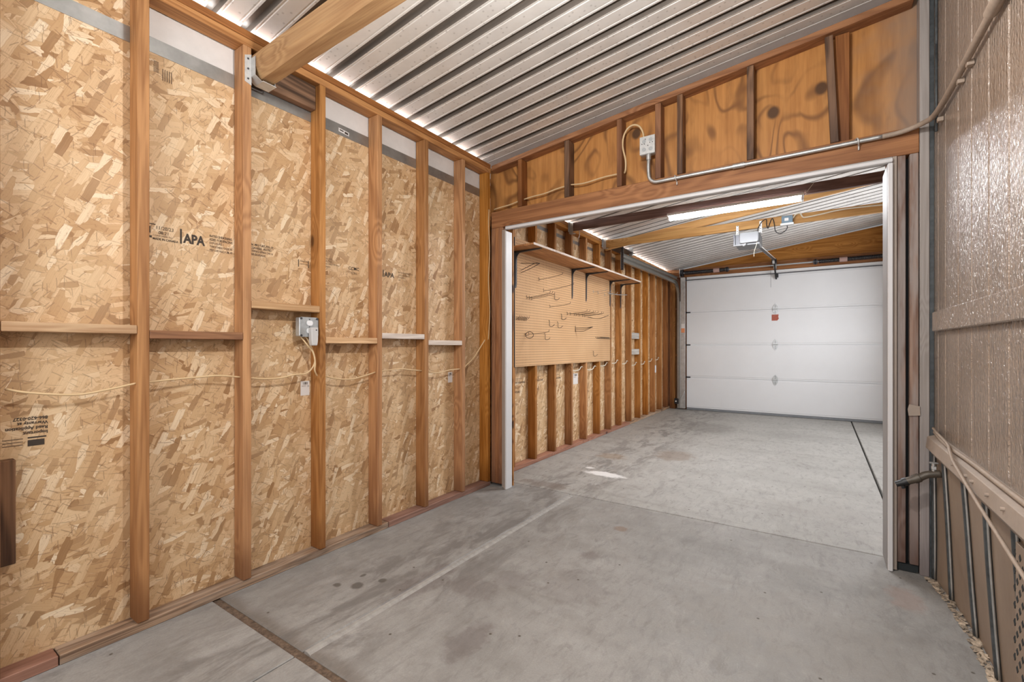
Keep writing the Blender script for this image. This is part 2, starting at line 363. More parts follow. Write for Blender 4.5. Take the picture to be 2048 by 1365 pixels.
# ------------------------------------------------------------------ mesh helpers
class MB:
    def __init__(s): s.bm = bmesh.new(); s.mats = []
    def mi(s, m):
        if m not in s.mats: s.mats.append(m)
        return s.mats.index(m)
    def add(s, verts, faces, m, smooth=False):
        vs = [s.bm.verts.new(v) for v in verts]; i = s.mi(m); out = []
        for f in faces:
            try: q = s.bm.faces.new([vs[j] for j in f])
            except ValueError: continue
            q.material_index = i; q.smooth = smooth; out.append(q)
        return vs, out
    def box(s, a, b, m, bev=0, rot=None, piv=None):
        x0, y0, z0 = [min(a[i], b[i]) for i in range(3)]; x1, y1, z1 = [max(a[i], b[i]) for i in range(3)]
        tb = bmesh.new()
        vs = [tb.verts.new(p) for p in [(x0,y0,z0),(x1,y0,z0),(x1,y1,z0),(x0,y1,z0),(x0,y0,z1),(x1,y0,z1),(x1,y1,z1),(x0,y1,z1)]]
        for f in [(0,3,2,1),(4,5,6,7),(0,1,5,4),(1,2,6,5),(2,3,7,6),(3,0,4,7)]: tb.faces.new([vs[j] for j in f])
        if bev: bmesh.ops.bevel(tb, geom=list(tb.edges), offset=bev, segments=1, affect='EDGES')
        s._merge(tb, m, rot, piv); return s
    def _merge(s, tb, m, rot=None, piv=None, smooth=False):
        if rot is not None:
            P = Vector(piv or (0,0,0)); bmesh.ops.transform(tb, matrix=Matrix.Translation(P) @ rot @ Matrix.Translation(-P), verts=list(tb.verts))
        tb.verts.index_update()
        s.add([v.co.copy() for v in tb.verts], [[v.index for v in f.verts] for f in tb.faces], m, smooth); tb.free()
    def prism(s, poly, axis, a, b, m, bev=0):
        """poly: list of 2D points in the two other axes (in xyz order), extruded along axis from a to b"""
        def P(u, v, w):
            return {'X': (w, u, v), 'Y': (u, w, v), 'Z': (u, v, w)}[axis]
        n = len(poly); tb = bmesh.new()
        lo = [tb.verts.new(P(u, v, a)) for u, v in poly]; hi = [tb.verts.new(P(u, v, b)) for u, v in poly]
        tb.faces.new(lo); tb.faces.new(hi[::-1])
        for i in range(n): tb.faces.new([lo[i], lo[(i+1)%n], hi[(i+1)%n], hi[i]])
        bmesh.ops.recalc_face_normals(tb, faces=list(tb.faces))
        if bev: bmesh.ops.bevel(tb, geom=list(tb.edges), offset=bev, segments=1, affect='EDGES')
        s._merge(tb, m); return s
    def cyl(s, a, b, r, m, n=16, r2=None, caps=True):
        a, b = Vector(a), Vector(b); d = (b-a).normalized(); u = d.orthogonal().normalized(); w = d.cross(u)
        r2 = r if r2 is None else r2
        vs = [a + r*(math.cos(t)*u+math.sin(t)*w) for t in [2*math.pi*i/n for i in range(n)]] + [b + r2*(math.cos(t)*u+math.sin(t)*w) for t in [2*math.pi*i/n for i in range(n)]]
        fs = [[i, (i+1)%n, n+(i+1)%n, n+i] for i in range(n)]
        s.add(vs, fs, m, True)
        if caps: s.add(vs, [list(range(n))[::-1], list(range(n, 2*n))], m)
        return s
    def tube(s, pts, r, m, n=8, sub=6, smooth=True, rs=None):
        P = [Vector(p) for p in pts]
        if smooth and len(P) > 2:
            Q = []; E = [2*P[0]-P[1]] + P + [2*P[-1]-P[-2]]
            for i in range(1, len(E)-2):
                for j in range(sub):
                    t = j/sub; a, b, c, d = E[i-1], E[i], E[i+1], E[i+2]
                    Q.append(.5*((2*b)+(c-a)*t+(2*a-5*b+4*c-d)*t*t+(3*b-a-3*c+d)*t**3))
            Q.append(P[-1]); P = Q
        rings = []; u = None
        for i, p in enumerate(P):
            d = (P[min(i+1, len(P)-1)]-P[max(i-1, 0)]).normalized()
            if u is None: u = d.orthogonal().normalized()
            u = (u-d*u.dot(d)).normalized(); w = d.cross(u)
            rr = r if rs is None else rs(i/(len(P)-1))
            rings.append([p+rr*(math.cos(2*math.pi*j/n)*u+math.sin(2*math.pi*j/n)*w) for j in range(n)])
        vs = [q for R in rings for q in R]; fs = []
        for i in range(len(rings)-1):
            for j in range(n): fs.append([i*n+j, i*n+(j+1)%n, (i+1)*n+(j+1)%n, (i+1)*n+j])
        fs += [list(range(n))[::-1], [(len(rings)-1)*n+j for j in range(n)]]
        s.add(vs, fs, m, True); return s
    def quad(s, pts, m): s.add(pts, [list(range(len(pts)))], m); return s
    def build(s, name, parent=None):
        me = bpy.data.meshes.new(name)
        if parent is not None and 'base' in parent: base = Vector(parent['base'])
        else:
            zs = [v.co for v in s.bm.verts]
            mn = Vector([min(c[i] for c in zs) for i in range(3)]); mx = Vector([max(c[i] for c in zs) for i in range(3)])
            base = Vector(((mn.x+mx.x)/2, (mn.y+mx.y)/2, mn.z))
        bmesh.ops.translate(s.bm, verts=list(s.bm.verts), vec=-base)
        bmesh.ops.recalc_face_normals(s.bm, faces=list(s.bm.faces))
        s.bm.to_mesh(me); s.bm.free()
        for m in s.mats: me.materials.append(m)
        o = bpy.data.objects.new(name, me); COL.objects.link(o)
        if parent is not None: o.parent = parent
        else: o.location = base
        return o
    def world(s, name, parent=None):
        """mesh whose local space is world space (for world-anchored textures)"""
        me = bpy.data.meshes.new(name); bmesh.ops.recalc_face_normals(s.bm, faces=list(s.bm.faces))
        s.bm.to_mesh(me); s.bm.free()
        for m in s.mats: me.materials.append(m)
        o = bpy.data.objects.new(name, me); COL.objects.link(o)
        if parent is not None: o.parent = parent
        return o

def tag(o, label, cat, group=None):
    o['label'] = label; o['category'] = cat
    if group: o['group'] = group
    return o
def struct(o, label=None, cat=None):
    o['kind'] = 'structure'
    if label: o['label'] = label
    if cat: o['category'] = cat
    return o
def empty(name, loc, label=None, cat=None, group=None):
    o = bpy.data.objects.new(name, None); COL.objects.link(o); o.location = loc; o.empty_display_size = .05
    o['base'] = tuple(loc)
    if label: tag(o, label, cat, group)
    return o
def fin(o):
    if 'base' in o: del o['base']
    return o

def text_part(txt, size, origin, ux, uy, mat, parent, name='lettering', bold=0, align='LEFT', sx=1):
    cu = bpy.data.curves.new('t', 'FONT'); cu.body = txt; cu.size = size; cu.offset = bold; cu.align_x = align; cu.resolution_u = 2
    ob = bpy.data.objects.new('t', cu); COL.objects.link(ob)
    dg = bpy.context.evaluated_depsgraph_get(); me = bpy.data.meshes.new_from_object(ob.evaluated_get(dg))
    bpy.data.objects.remove(ob)
    X, Y = Vector(ux), Vector(uy); Z = X.cross(Y); O = Vector(origin) - (Vector(parent['base']) if 'base' in parent else Vector((0,0,0)))
    for v in me.vertices: v.co = O + X*v.co.x*sx + Y*v.co.y + Z*v.co.z
    me.materials.clear(); me.materials.append(mat)
    o = bpy.data.objects.new(name, me); COL.objects.link(o); o.parent = parent
    return o

# ================================================================== SETTING
XS = -2.285           # room face of the near-left studs
XO = XS-.089          # OSB face
YP = 3.08             # near face of the partition framing
XI = -2.35            # room face of the far-left studs
XOI = XI-.089
YD = 8.86             # garage door plane
XR = .475             # siding face
ZP = 2.686            # top of near-left top plate
def zc(x): return 2.697 + .113*(x+2.28)           # near ceiling underside
def zci(x): return 2.575 + .137*(x+2.35)          # far ceiling underside

# floor: slabs with rounded joints
b = MB(); MC = M['concrete']
def slab(x0, x1, y0, y1):
    b.box((x0, y0, -.10), (x1, y1, 0), MC, .004)
slab(-2.6, -1.634, -1.6, .966); slab(-1.628, 1.0, -1.6, .966)
slab(-2.6, -1.634, .998, 3.238); slab(-1.628, 1.0, .998, 3.238)
slab(-2.6, .395, 3.248, 9.4)
slab(.412, 1.6, 3.248, 6.3); slab(.412, 1.6, 6.304, 9.4)
fl = struct(b.world('floor'))
b = MB(); b.box((-2.6, -1.6, -.13), (1.6, 9.4, -.03), M['jointdark']); b.world('joint_base', fl)
b = MB(); b.box((-2.6, .965, -.03), (1.0, .999, -.006), M['dirt']); b.world('joint_filler', fl)
# raised tooled lip beside the long joint of the near slab
b = MB(); b.prism([(-1.628, -.001), (-1.622, .0045), (-1.604, .005), (-1.585, -.001)], 'Y', 1.0, 3.2, M['lip']); b.world('joint_lip', fl)

# near-left wall: OSB, flashing, white panel
wl = bpy.data.objects.new('wall_left', None); COL.objects.link(wl); struct(wl)
b = MB(); b.box((XO-.012, -1.6, .0), (XO, 3.3, 2.425), M['osb']); b.box((XO-.012, -1.6, 2.425), (XO, .70, 2.66), M['osb']); b.world('osb_sheathing', wl)
b = MB(); b.box((XO-.004, -1.6, 2.422), (XO+.0025, 3.17, 2.487), M['flash']); b.world('flashing_strip', wl)
b = MB(); b.box((XO-.020, .70, 2.48), (XO-.006, 3.17, 2.64), M['soffit']); b.world('white_panel', wl)
# ink stamps on the OSB
UX, UY = (0, 1, 0), (0, 0, 1)
XT = XO+.0012
def stamp(y, z, t, s, m='ink', bold=0, sx=1.0): text_part(t, s, (XT, y, z), UX, UY, M[m], wl, 'ink_stamp', bold, sx=sx)
b = MB(); T = XT
b.box((T-.001, .728, 1.686), (T, .775, 1.689), M['ink'])
b.box((T-.001, .728, 1.648), (T, .744, 1.672), M['ink']); b.box((T-.001, .752, 1.648), (T, .757, 1.676), M['ink']); b.box((T-.001, .728, 1.628), (T, .762, 1.637), M['ink'])
b.box((T-.001, .866, 1.622), (T, .873, 1.688), M['ink']); b.box((T-.001, 1.424, 1.600), (T, 1.428, 1.640), M['ink']); b.box((T-.001, 1.482, 1.600), (T, 1.486, 1.640), M['ink'])
b.box((T-.001, 1.545, 1.600), (T, 1.549, 1.640), M['ink']); b.box((T-.001, 2.01, 1.618), (T, 2.016, 1.665), M['ink'])
b.world('ink_stamp', wl)
stamp(.775, 1.668, '11/20/23', .021, sx=.9); stamp(.785, 1.648, '08:21', .020, sx=.9)
stamp(.765, 1.637, 'CONFORMS TO', .010, 'inkmed'); stamp(.765, 1.622, 'MADE IN CANADA', .013, bold=.0003, sx=.85)
stamp(.880, 1.630, 'APA', .058, bold=.0022, sx=.78)
for i, t in enumerate(['RATED SHEATHING', 'SIZED FOR SPACING', 'EXPOSURE 1', 'THICKNESS 0.418 IN', 'PRP-108 HUD-UM-40']):
    stamp(.985, 1.676-i*.0165, t, .0150, 'ink' if i < 2 else 'inkmed', .0002, sx=.74)
for i, t in enumerate(['0. 1860s  MG CAT PS2-10', 'CAN/CSA-0325  RATED', 'SHEATHING SPAN 24/16', 'MILL 500 BGRADE']):
    stamp(1.137, 1.672-i*.0165, t, .0150, 'ink' if i < 2 else 'inkmed', .0002, sx=.92)
stamp(1.434, 1.630, 'STRENGTH', .009); stamp(1.434, 1.615, 'AXIS THIS WAY', .007)
for i, t in enumerate(['STRENGTH AXIS', 'THIS DIRECTION >', 'AXE FORT DANS CE SENS', 'NON-VENEER']): stamp(1.556, 1.668-i*.0155, t, .012, 'inkmed', sx=.9)
stamp(1.745, 1.630, 'CCMC', .027, bold=.0004); stamp(1.750, 1.606, '11878-L', .018, 'inkmed')
for i, t in enumerate(['11/20', '08:2', 'MADE IN']): stamp(1.945, 1.655-i*.018, t, .015, 'inkmed')
stamp(2.022, 1.622, 'APA', .044, bold=.0012)
for i, t in enumerate(['RATED SHEATHING 24/16', 'SIZED FOR SPACING', 'EXPOSURE 1', '000']): stamp(2.142, 1.660-i*.017, t, .0145, 'inkmed', sx=.8)
for i, t in enumerate(['0. 1860s MG CAT', 'CAN/CSA RATED 24', 'SHEATHING', 'MILL 500']): stamp(2.352, 1.664-i*.017, t, .0145, 'inkmed', sx=.9)
stamp(2.60, 1.64, '|----|', .02); stamp(2.75, 1.655, 'STRENGTH AXIS >', .014); stamp(2.75, 1.64, 'AXE FORT DANS', .014); stamp(2.80, 1.625, 'CCMC 11878', .014)
# upside-down printing in the nearest bay
for i, (t, s) in enumerate([('Important', .0165), ('Read Application', .0165), ('Warranty at', .0165), ('866-620-0327', .0165)]):
    text_part(t, s, (XT, .444, .842+i*.0175+.011), (0, -1, 0), (0, 0, -1), M['ink'], wl, 'ink_stamp', .0004, sx=.95)
b = MB(); b.box((T-.001, .392, .800), (T, .435, .822), M['ink']); b.box((T-.001, .392, .828), (T, .440, .833), M['ink'])
for i in range(3): b.box((T-.001, .33, .806+i*.011), (T, .380, .8085+i*.011), M['inkmed'])
b.world('ink_stamp', wl)
# barcode near the top of bay one
b = MB()
for i in range(9): b.box((T-.001, .768, 2.345+i*.0055), (T, .786, 2.3475+i*.0055), M['inkmed'])
for i in range(5): b.box((T-.001, .80+i*.008, 2.32), (T, .803+i*.008, 2.37), M['inkmed'])
b.world('ink_stamp', wl)

# far-left wall
wfl = bpy.data.objects.new('wall_far_left', None); COL.objects.link(wfl); struct(wfl)
b = MB(); b.box((XOI-.012, 3.17, 0), (XOI, YD+.1, 2.54), M['osb']); b.world('osb_sheathing', wfl)
b = MB(); b.box((XOI-.002, 3.17, 2.392), (XOI+.0025, YD, 2.43), M['flash']); b.world('flashing_strip', wfl)
XT2 = XOI+.0012
for i, y in enumerate([3.64, 4.0, 4.40, 4.78, 5.60, 5.92]):
    for j, t in enumerate(['RATED SHEATHING', '24/16', 'EXPOSURE 1']):
        text_part(t, .03, (XT2, y, .80-j*.045), UX, UY, M['inkmed'], wfl, 'ink_stamp', .0003, sx=.8 if i < 4 else .5)
    b = MB(); b.box((XT2-.001, y, .845), (XT2, y+.16, .849), M['inkmed']); b.box((XT2-.001, y-.03, .83), (XT2, y+.12, .833), M['inkmed']); b.world('ink_stamp', wfl)

# partition skin (plywood above the opening, on the far side of the framing)
YK = YP+.089
b = MB(); b.prism([(-2.36, 2.15), (.46, 2.15), (.46, 3.02), (-2.36, 2.70)], 'Y', YK, YK+.012, M['ply'])
struct(b.world('wall_partition'))
b = MB(); b.box((-2.40, YK, 0), (-2.125, YK+.012, 2.2), M['ply']); b.box((.30, YK+.08, 0), (1.55, YK+.092, 3.1), M['ply']); b.world('wall_partition_return')
o = bpy.data.objects['wall_partition_return']; o.parent = bpy.data.objects['wall_partition']; o.name = 'plywood_return'

# right wall: grooved siding
b = MB()
edges = [-1.6, -1.41, -1.21, -1.01, -.81, -.61, -.41, -.21, -.01, .19, .39, .59, .79, .99, 1.19, 1.39, 1.59, 1.789, 1.99, 2.19, 2.402, 2.604, 2.838, 2.99, 3.20]
for e0, e1 in zip(edges, edges[1:]):
    b.box((XR, e0+.005, .64), (XR+.012, e1-.005, 3.6), M['siding'], .003)
b.box((XR+.006, -1.6, .64), (XR+.03, 3.2, 3.6), M['siding'])
wr = struct(b.world('wall_right'))
b = MB(); b.box((XR-.022, -1.6, 1.234), (XR-.001, 2.99, 1.328), M['siding'], .004); b.world('trim_band', wr)
# skirting below the siding
b = MB()
zt = .70
skp = [(-1.6, .47, .50), (1.6, .48, .52), (2.257, .482, .520), (2.534, .479, .522), (2.832, .474, .504), (3.058, .475, .475), (3.20, .475, .47)]
for (ya, xa, xb), (yb, xc, xd) in zip(skp, skp[1:]):
    b.quad([(xb, ya, 0), (xd, yb, 0), (xc, yb, zt), (xa, ya, zt)], M['skirt'])
bs = struct(b.world('baseboard_right'))
def skx(y, z):
    for (ya, xa, xb), (yb, xc, xd) in zip(skp, skp[1:]):
        if ya <= y <= yb:
            t = (y-ya)/(yb-ya); top = xa+(xc-xa)*t; bot = xb+(xd-xb)*t
            return bot+(top-bot)*z/zt
for y in (3.045, 2.832, 2.534, 2.257, 1.95, 1.56, 1.25, .94):
    b = MB(); pts = [(skx(y, z)-.006, y+.006*math.sin(z*9+y*5), z) for z in (.01, .2, .4, .55, .66)]
    b.tube(pts, .011, M['rib'], 6, 3)
    b.tube([(p[0]-.001, p[1]-.013, p[2]) for p in pts], .004, M['galv'], 5, 3); b.world('seam_rib', bs)
b = MB()  # sheet-metal drip ledge
b.prism([(XR+.004, .735), (XR-.002, .735), (XR-.040, .722), (XR-.046, .668), (XR-.034, .655), (XR-.002, .612), (XR+.004, .612)], 'Y', -1.6, 2.99, M['ledge'], .002)
b.world('drip_ledge', bs)
for y in (2.44, 2.25, 2.17, 2.0, 1.85):
    b = MB(); b.cyl((XR-.042, y, .700), (XR-.052, y, .700), .006, M['ledge'], 8); b.world('screw', bs)
# crumbly mortar fillet on the floor along the skirting
b = MB(); rr = random.Random(3)
for i in range(520):
    y = 1.4+1.65*i/520; x = skx(y, 0)-.006-rr.random()*.028; r = .003+rr.random()**2*.011
    vs = [(x+r*rr.uniform(-1, 1)*1.2, y+r*rr.uniform(-1, 1)*1.6, max(.0005, r*rr.uniform(0, 1))) for _ in range(8)]
    tb = bmesh.new(); [tb.verts.new(v) for v in vs]
    try: bmesh.ops.convex_hull(tb, input=list(tb.verts))
    except Exception: pass
    bmesh.ops.delete(tb, geom=[v for v in tb.verts if not v.link_faces], context='VERTS'); b._merge(tb, M['rubble'])
o = b.world('crumbled_mortar'); o['kind'] = 'stuff'; tag(o, 'line of crumbled tan mortar along the foot of the right skirting', 'debris')
# lattice vent panel
b = MB(); y0, y1 = 1.62, 1.90
for i in range(14):
    for j in range(14):
        if (i+j) % 2: continue
        yy = y0+.012+i*.021; z = .24+j*.025
        b.prism([(yy-.009, z), (yy, z-.011), (yy+.009, z), (yy, z+.011)], 'X', .4655, .468, M['dark'])
v = empty('vent_panel', (.47, 1.76, .22), 'tan perforated vent panel set in the lower right skirting', 'vent')
b.build('perforations', v)
b = MB(); b.box((.4665, y0, .22), (.478, y1, .60), M['skirt'], .001); b.build('panel', v); fin(v)

# back wall with garage-door header
wb = bpy.data.objects.new('wall_back', None); COL.objects.link(wb); struct(wb)
b = MB(); b.prism([(XOI, 2.45), (1.5, 2.45), (1.5, zci(1.5)), (XOI, zci(XOI))], 'Y', YD+.06, YD+.075, M['ply']); b.box((XOI, YD+.06, 0), (-2.10, YD+.075, 2.5), M['redZ']); b.world('plywood_skin', wb)

b = MB(); b.box((1.5, YP+.18, 0), (1.52, YD+.1, 3.15), M['siding']); struct(b.world('wall_far_right'))
# ceilings
def sheet(name, x0, x1, zf, y0, y1, ref, rmat, rw=.032, H=.026, far=False):
    b = MB(); P = .1535
    prof = [(0, H), (rw, H), (rw+.007, 0), (rw+.013, 0), (rw+.016, .003), (rw+.021, .003), (rw+.024, 0), (.1245, 0), (.1275, .003), (.1325, .003), (.1355, 0), (.1455, 0), (.1535, H)]
    k0 = math.floor((y0-ref)/P) if not far else 0; k1 = math.ceil((y1-ref)/P) if far else math.floor((y1-ref)/P)
    pan, rec = M['pan'], M[rmat]
    for k in range(k0, k1):
        for i in range(len(prof)-1):
            (a, ha), (c, hc) = prof[i], prof[i+1]
            ya, yb = ref+k*P+a, ref+k*P+c
            m = rec if (ha > .02 or hc > .02) else pan  # raised rib faces take the painted shade colour
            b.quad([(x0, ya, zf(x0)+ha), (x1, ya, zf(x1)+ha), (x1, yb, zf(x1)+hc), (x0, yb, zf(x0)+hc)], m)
    bmesh.ops.remove_doubles(b.bm, verts=list(b.bm.verts), dist=.0004)
    return struct(b.world(name))
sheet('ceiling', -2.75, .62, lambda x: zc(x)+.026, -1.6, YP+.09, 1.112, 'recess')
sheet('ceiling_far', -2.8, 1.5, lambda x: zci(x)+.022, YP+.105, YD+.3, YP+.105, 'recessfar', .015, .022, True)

b = MB(); b.quad([(-2.7, 3.10, zc(-2.7)+.027), (.6, 3.10, zc(.6)+.027), (.6, 3.24, zc(.6)+.027), (-2.7, 3.24, zc(-2.7)+.027)], M['soffit']); b.world('end_closure', bpy.data.objects['ceiling'])
# door-opening trim
tr = bpy.data.objects.new('trim_1', None); COL.objects.link(tr); struct(tr)
zo = 2.122
b = MB(); b.box((-2.135, YP-.012, zo+.008), (.312, YP+.000, 2.147), M['vinylgrey'], .002)
b.box((-2.12, YP-.035, zo-.008), (.312, YP-.004, zo+.012), M['vinyl'], .003)
b.box((-2.12, YP-.001, 2.138), (.30, YK+.003, 2.1475), M['vinylgrey'], .001); b.world('head_casing', tr)
b = MB(); b.box((.312, YP-.012, 0.005), (.330, YP+.0, 2.147), M['vinyltan'], .002)
b.box((.292, YP-.035, 0.001), (.312, YP+.0, 2.11), M['vinyl'], .003); b.box((.290, YP-.012, 0.001), (.302, YP+.19, 2.11), M['reveal'], .002); b.world('side_casing', tr)
b = MB(); b.box((-2.168, YP-.012, 0.005), (-2.135, YP+.0, 2.12), M['vinyltan'], .002)
b.box((-2.136, YP-.035, 0.001), (-2.116, YP+.0, 2.10), M['vinyltan'], .003); b.box((-2.122, YP-.035, 0.001), (-2.108, YP+.05, 2.10), M['vinyl'], .002); b.world('side_casing', tr)

# ================================================================== FRAMING, NEAR ROOM
BV = .0025
def lumber(name, a, c, mat, label, cat, group=None):
    b = MB(); b.box(a, c, M[mat], BV); return tag(b.build(name), label, cat, group)
G1 = 'bare wall studs of the near left wall'
studs = [(.276, .3135, 'studZ', 'bare wall stud cut off by the left edge of the photo'),
         (.686, .726, 'studZ', 'nearest full-height bare wall stud, reddish brown with a wide front face'),
         (1.094, 1.132, 'studZ', 'bare wall stud carrying the galvanised joist hanger near its top'),
         (1.498, 1.534, 'studZ', 'bare wall stud with the grey metal outlet box on its left side'),
         (1.893, 1.930, 'studZ', 'bare wall stud just right of the knotty horizontal block beside the outlet bay'),
         (2.303, 2.341, 'studZ', 'bare wall stud standing between the two whitish horizontal blocks'),
         (2.706, 2.742, 'studZ', 'bare wall stud at the right end of the last whitish block'),
         (3.030, 3.068, 'studZ', 'bare corner stud where the left wall meets the partition wall')]
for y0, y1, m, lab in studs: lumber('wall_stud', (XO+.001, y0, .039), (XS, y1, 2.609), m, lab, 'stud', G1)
lumber('top_plate', (XO+.001, -1.6, 2.610), (XS-.001, 3.075, 2.647), 'studY', 'lower board of the doubled top plate on the near left wall', 'plate')
lumber('top_plate', (XO+.001, -1.6, 2.649), (XS-.001, 3.075, 2.686), 'redY', 'upper board of the doubled top plate under the metal roof edge', 'plate')
lumber('sole_plate', (XO+.001, -1.0, .0), (XS-.006, .456, .0375), 'platered', 'reddish bottom plate board at the lower left corner', 'plate')
lumber('sole_plate', (XO+.001, .460, .0), (XS-.006, 1.985, .0375), 'plate', 'long dirty brown bottom plate board under the near left studs', 'plate')
lumber('sole_plate', (XO+.001, 1.99, .0), (XS-.006, 3.075, .0375), 'platered', 'pinkish bottom plate board running into the partition corner', 'plate')
G2 = 'horizontal blocks between the near left studs'
blk = [(.315, .685, 1.212, 1.247, 'paleY', 'horizontal pale block in the leftmost wall bay'),
       (.727, 1.093, 1.193, 1.228, 'redY', 'horizontal block with split grain left of the joist hanger stud'),
       (1.133, 1.497, 1.348, 1.384, 'paleY', 'horizontal block just above the grey outlet box, the highest of the row'),
       (1.535, 1.892, 1.179, 1.214, 'paleY', 'horizontal block with two dark knots right of the outlet box'),
       (1.931, 2.302, 1.212, 1.247, 'whitewash', 'whitish horizontal block, left of the two pale ones'),
       (2.342, 2.705, 1.172, 1.207, 'whitewash', 'whitish horizontal block nearest the doorway')]
for y0, y1, z0, z1, m, lab in blk: lumber('wall_block', (XO+.001, y0, z0), (XS+.001, y1, z1), m, lab, 'block', G2)
lumber('wall_block', (XO+.001, .315, .40), (XO+.040, .357, .765), 'oldZ', 'short dark upright block against the OSB at the left edge', 'block')
lumber('ledger_block', (XO+.004, 1.134, 2.475), (XO+.052, 1.496, 2.606), 'oldY', 'rough dark brown block behind the joist end under the top plate', 'block')
# joist (beam) with waned lower edge
b = MB(); xs = [XO+.06, -1.9, -1.4, -.8, .43]; prev = None
def sec(x):
    t = (x+2.28)*.022; w = max(.003, .045-.03*(x+2.28))
    return [(x, 1.136, 2.574+t), (x, 1.136, 2.468+w+t), (x, 1.136+w*.65, 2.462+t), (x, 1.222, 2.462+t), (x, 1.225, 2.574+t)]
vs = []
for x in xs: vs += sec(x)
fs = []
for i in range(len(xs)-1):
    for j in range(5): fs.append([i*5+j, i*5+(j+1) % 5, (i+1)*5+(j+1) % 5, (i+1)*5+j])
fs += [list(range(5)), [20+j for j in range(5)]]
b.add(vs, fs, M['goldX'])
tag(b.build('ceiling_joist'), 'thick golden timber joist crossing the near ceiling from the galvanised hanger', 'joist')
# joist hanger
h = empty('joist_hanger', (XS, 1.15, 2.43), 'galvanised joist hanger bracket nailed to the stud at the near left', 'bracket')
b = MB()
b.prism([(1.100, 2.435), (1.131, 2.425), (1.131, 2.575), (1.100, 2.560)], 'X', XS+.0005, XS+.002, M['galvlight'])
b.build('nail_flange', h)
b = MB(); b.box((XS-.03, 1.1315, 2.47), (XS+.035, 1.1335, 2.560), M['galvlight']); b.prism([(1.1315, 2.47), (1.1335, 2.47), (1.164, 2.452), (1.164, 2.449)], 'X', XS-.03, XS+.035, M['galvlight'])
b.box((XS-.03, 1.164, 2.448), (XS+.045, 1.23, 2.4515), M['galvlight']); b.box((XS-.03, 1.2275, 2.449), (XS+.035, 1.2295, 2.54), M['galvlight'])
b.build('seat_strap', h)
for z in (2.452, 2.50, 2.548):
    b = MB(); b.cyl((XS+.001, 1.115, z), (XS+.005, 1.115, z), .0045, M['darksteel'], 8); b.build('nail', h)
fin(h)

# partition framing
G3 = 'partition framing'
def zpt(x): return 2.681+.112*(x+2.246)          # top of the raked plate
b = MB(); b.prism([(-2.285, zpt(-2.285)-.0385), (.40, zpt(.40)-.0385), (.40, zpt(.40)), (-2.285, zpt(-2.285))], 'Y', YP, YK-.001, M['redX'], BV)
tag(b.build('raked_plate'), 'sloping top plate of the partition wall just below the metal ceiling', 'plate')
lumber('door_header', (-2.285, YP, 2.149), (.418, YP+.088, 2.285), 'redX', 'long reddish header beam over the doorway opening', 'header')
crip = [(-2.020, -1.983, 'redZ', 'short upright stud nearest the left wall corner above the header'),
        (-1.600, -1.560, 'oldZ', 'dark short upright stud, second from the left above the header'),
        (-1.187, -1.150, 'redZ', 'short upright stud left of the looped cable above the header'),
        (-.918, -.880, 'redZ', 'short upright stud just right of the grey metal junction box above the header'),
        (-.776, -.740, 'oldZ', 'dark weathered short stud right beside its brown twin near the junction box'),
        (-.367, -.329, 'oldZ', 'short weathered stud in the middle right of the plywood above the header')]
for x0, x1, m, lab in crip: lumber('cripple_stud', (x0, YP, 2.2865), (x1, YK-.001, zpt(x0)-.040), m, lab, 'stud', 'short studs above the doorway header')
b = MB(); R = Matrix.Rotation(-.045, 4, 'Y'); b.box((.048, YP+.001, 2.287), (.086, YP+.04, 2.885), M['oldZ'], BV, R, (.067, YP, 2.287))
tag(b.build('cripple_stud'), 'nearly black leaning short stud, rightmost above the header', 'stud', 'short studs above the doorway header')
lumber('cripple_stud', (.070, YP+.042, 2.2865), (.135, YK-.001, 2.895), 'redZ', 'reddish board standing behind the leaning black stud above the header', 'stud')
# left trimmer studs
for x0, x1, lab in [(-2.285, -2.247, 'doorway trimmer stud touching the left wall corner'), (-2.246, -2.209, 'middle one of three trimmer studs left of the doorway'), (-2.208, -2.170, 'trimmer stud right beside the left doorway casing')]:
    lumber('trimmer_stud', (x0, YP, .025), (x1, YK-.001, 2.148), 'redZ', lab, 'stud', 'trimmer studs at the doorway sides')
lumber('trimmer_stud', (.331, YP+.002, .045), (.366, YK-.001, 2.148), 'jambwood', 'mottled brown trimmer stud right beside the right doorway casing', 'stud', 'trimmer studs at the doorway sides')
lumber('trimmer_stud', (.381, YP, .045), (.416, YK-.001, 2.148), 'jambwood', 'grey-misted trimmer stud with a paper scrap, between the black gap and the tall post', 'stud', 'trimmer studs at the doorway sides')
b = MB(); b.box((.4195, YP-.002, .0), (.457, YK, 3.45), M['greyX'], BV)
tag(b.build('corner_post'), 'tall taupe painted corner post against the right siding wall', 'post')
b = MB(); b.box((.366, YP+.05, .0), (.381, YK, 2.14), M['dark']); b.box((.458, YP+.0, .0), (.474, YK, 3.45), M['rib']); o = b.world('dark_filler'); o.parent = bpy.data.objects['wall_partition']  # dark strips added in the narrow gaps to stand in for their shade
b = MB(); b.box((.330, YP+.01, .004), (.415, YK-.01, .040), M['dark'], 0); o = b.world('threshold_shim'); o.parent = bpy.data.objects['wall_partition']  # dark block filling the space below the raised trimmer studs
# paper scrap
b = MB(); b.prism([(.376, .807), (.421, .812), (.419, .858), (.378, .866), (.372, .84)], 'Y', YP-.010, YP-.004, M['ledge'])
tag(b.build('cardboard_scrap'), 'small tan cardboard scrap tacked across the right trimmer studs', 'scrap')

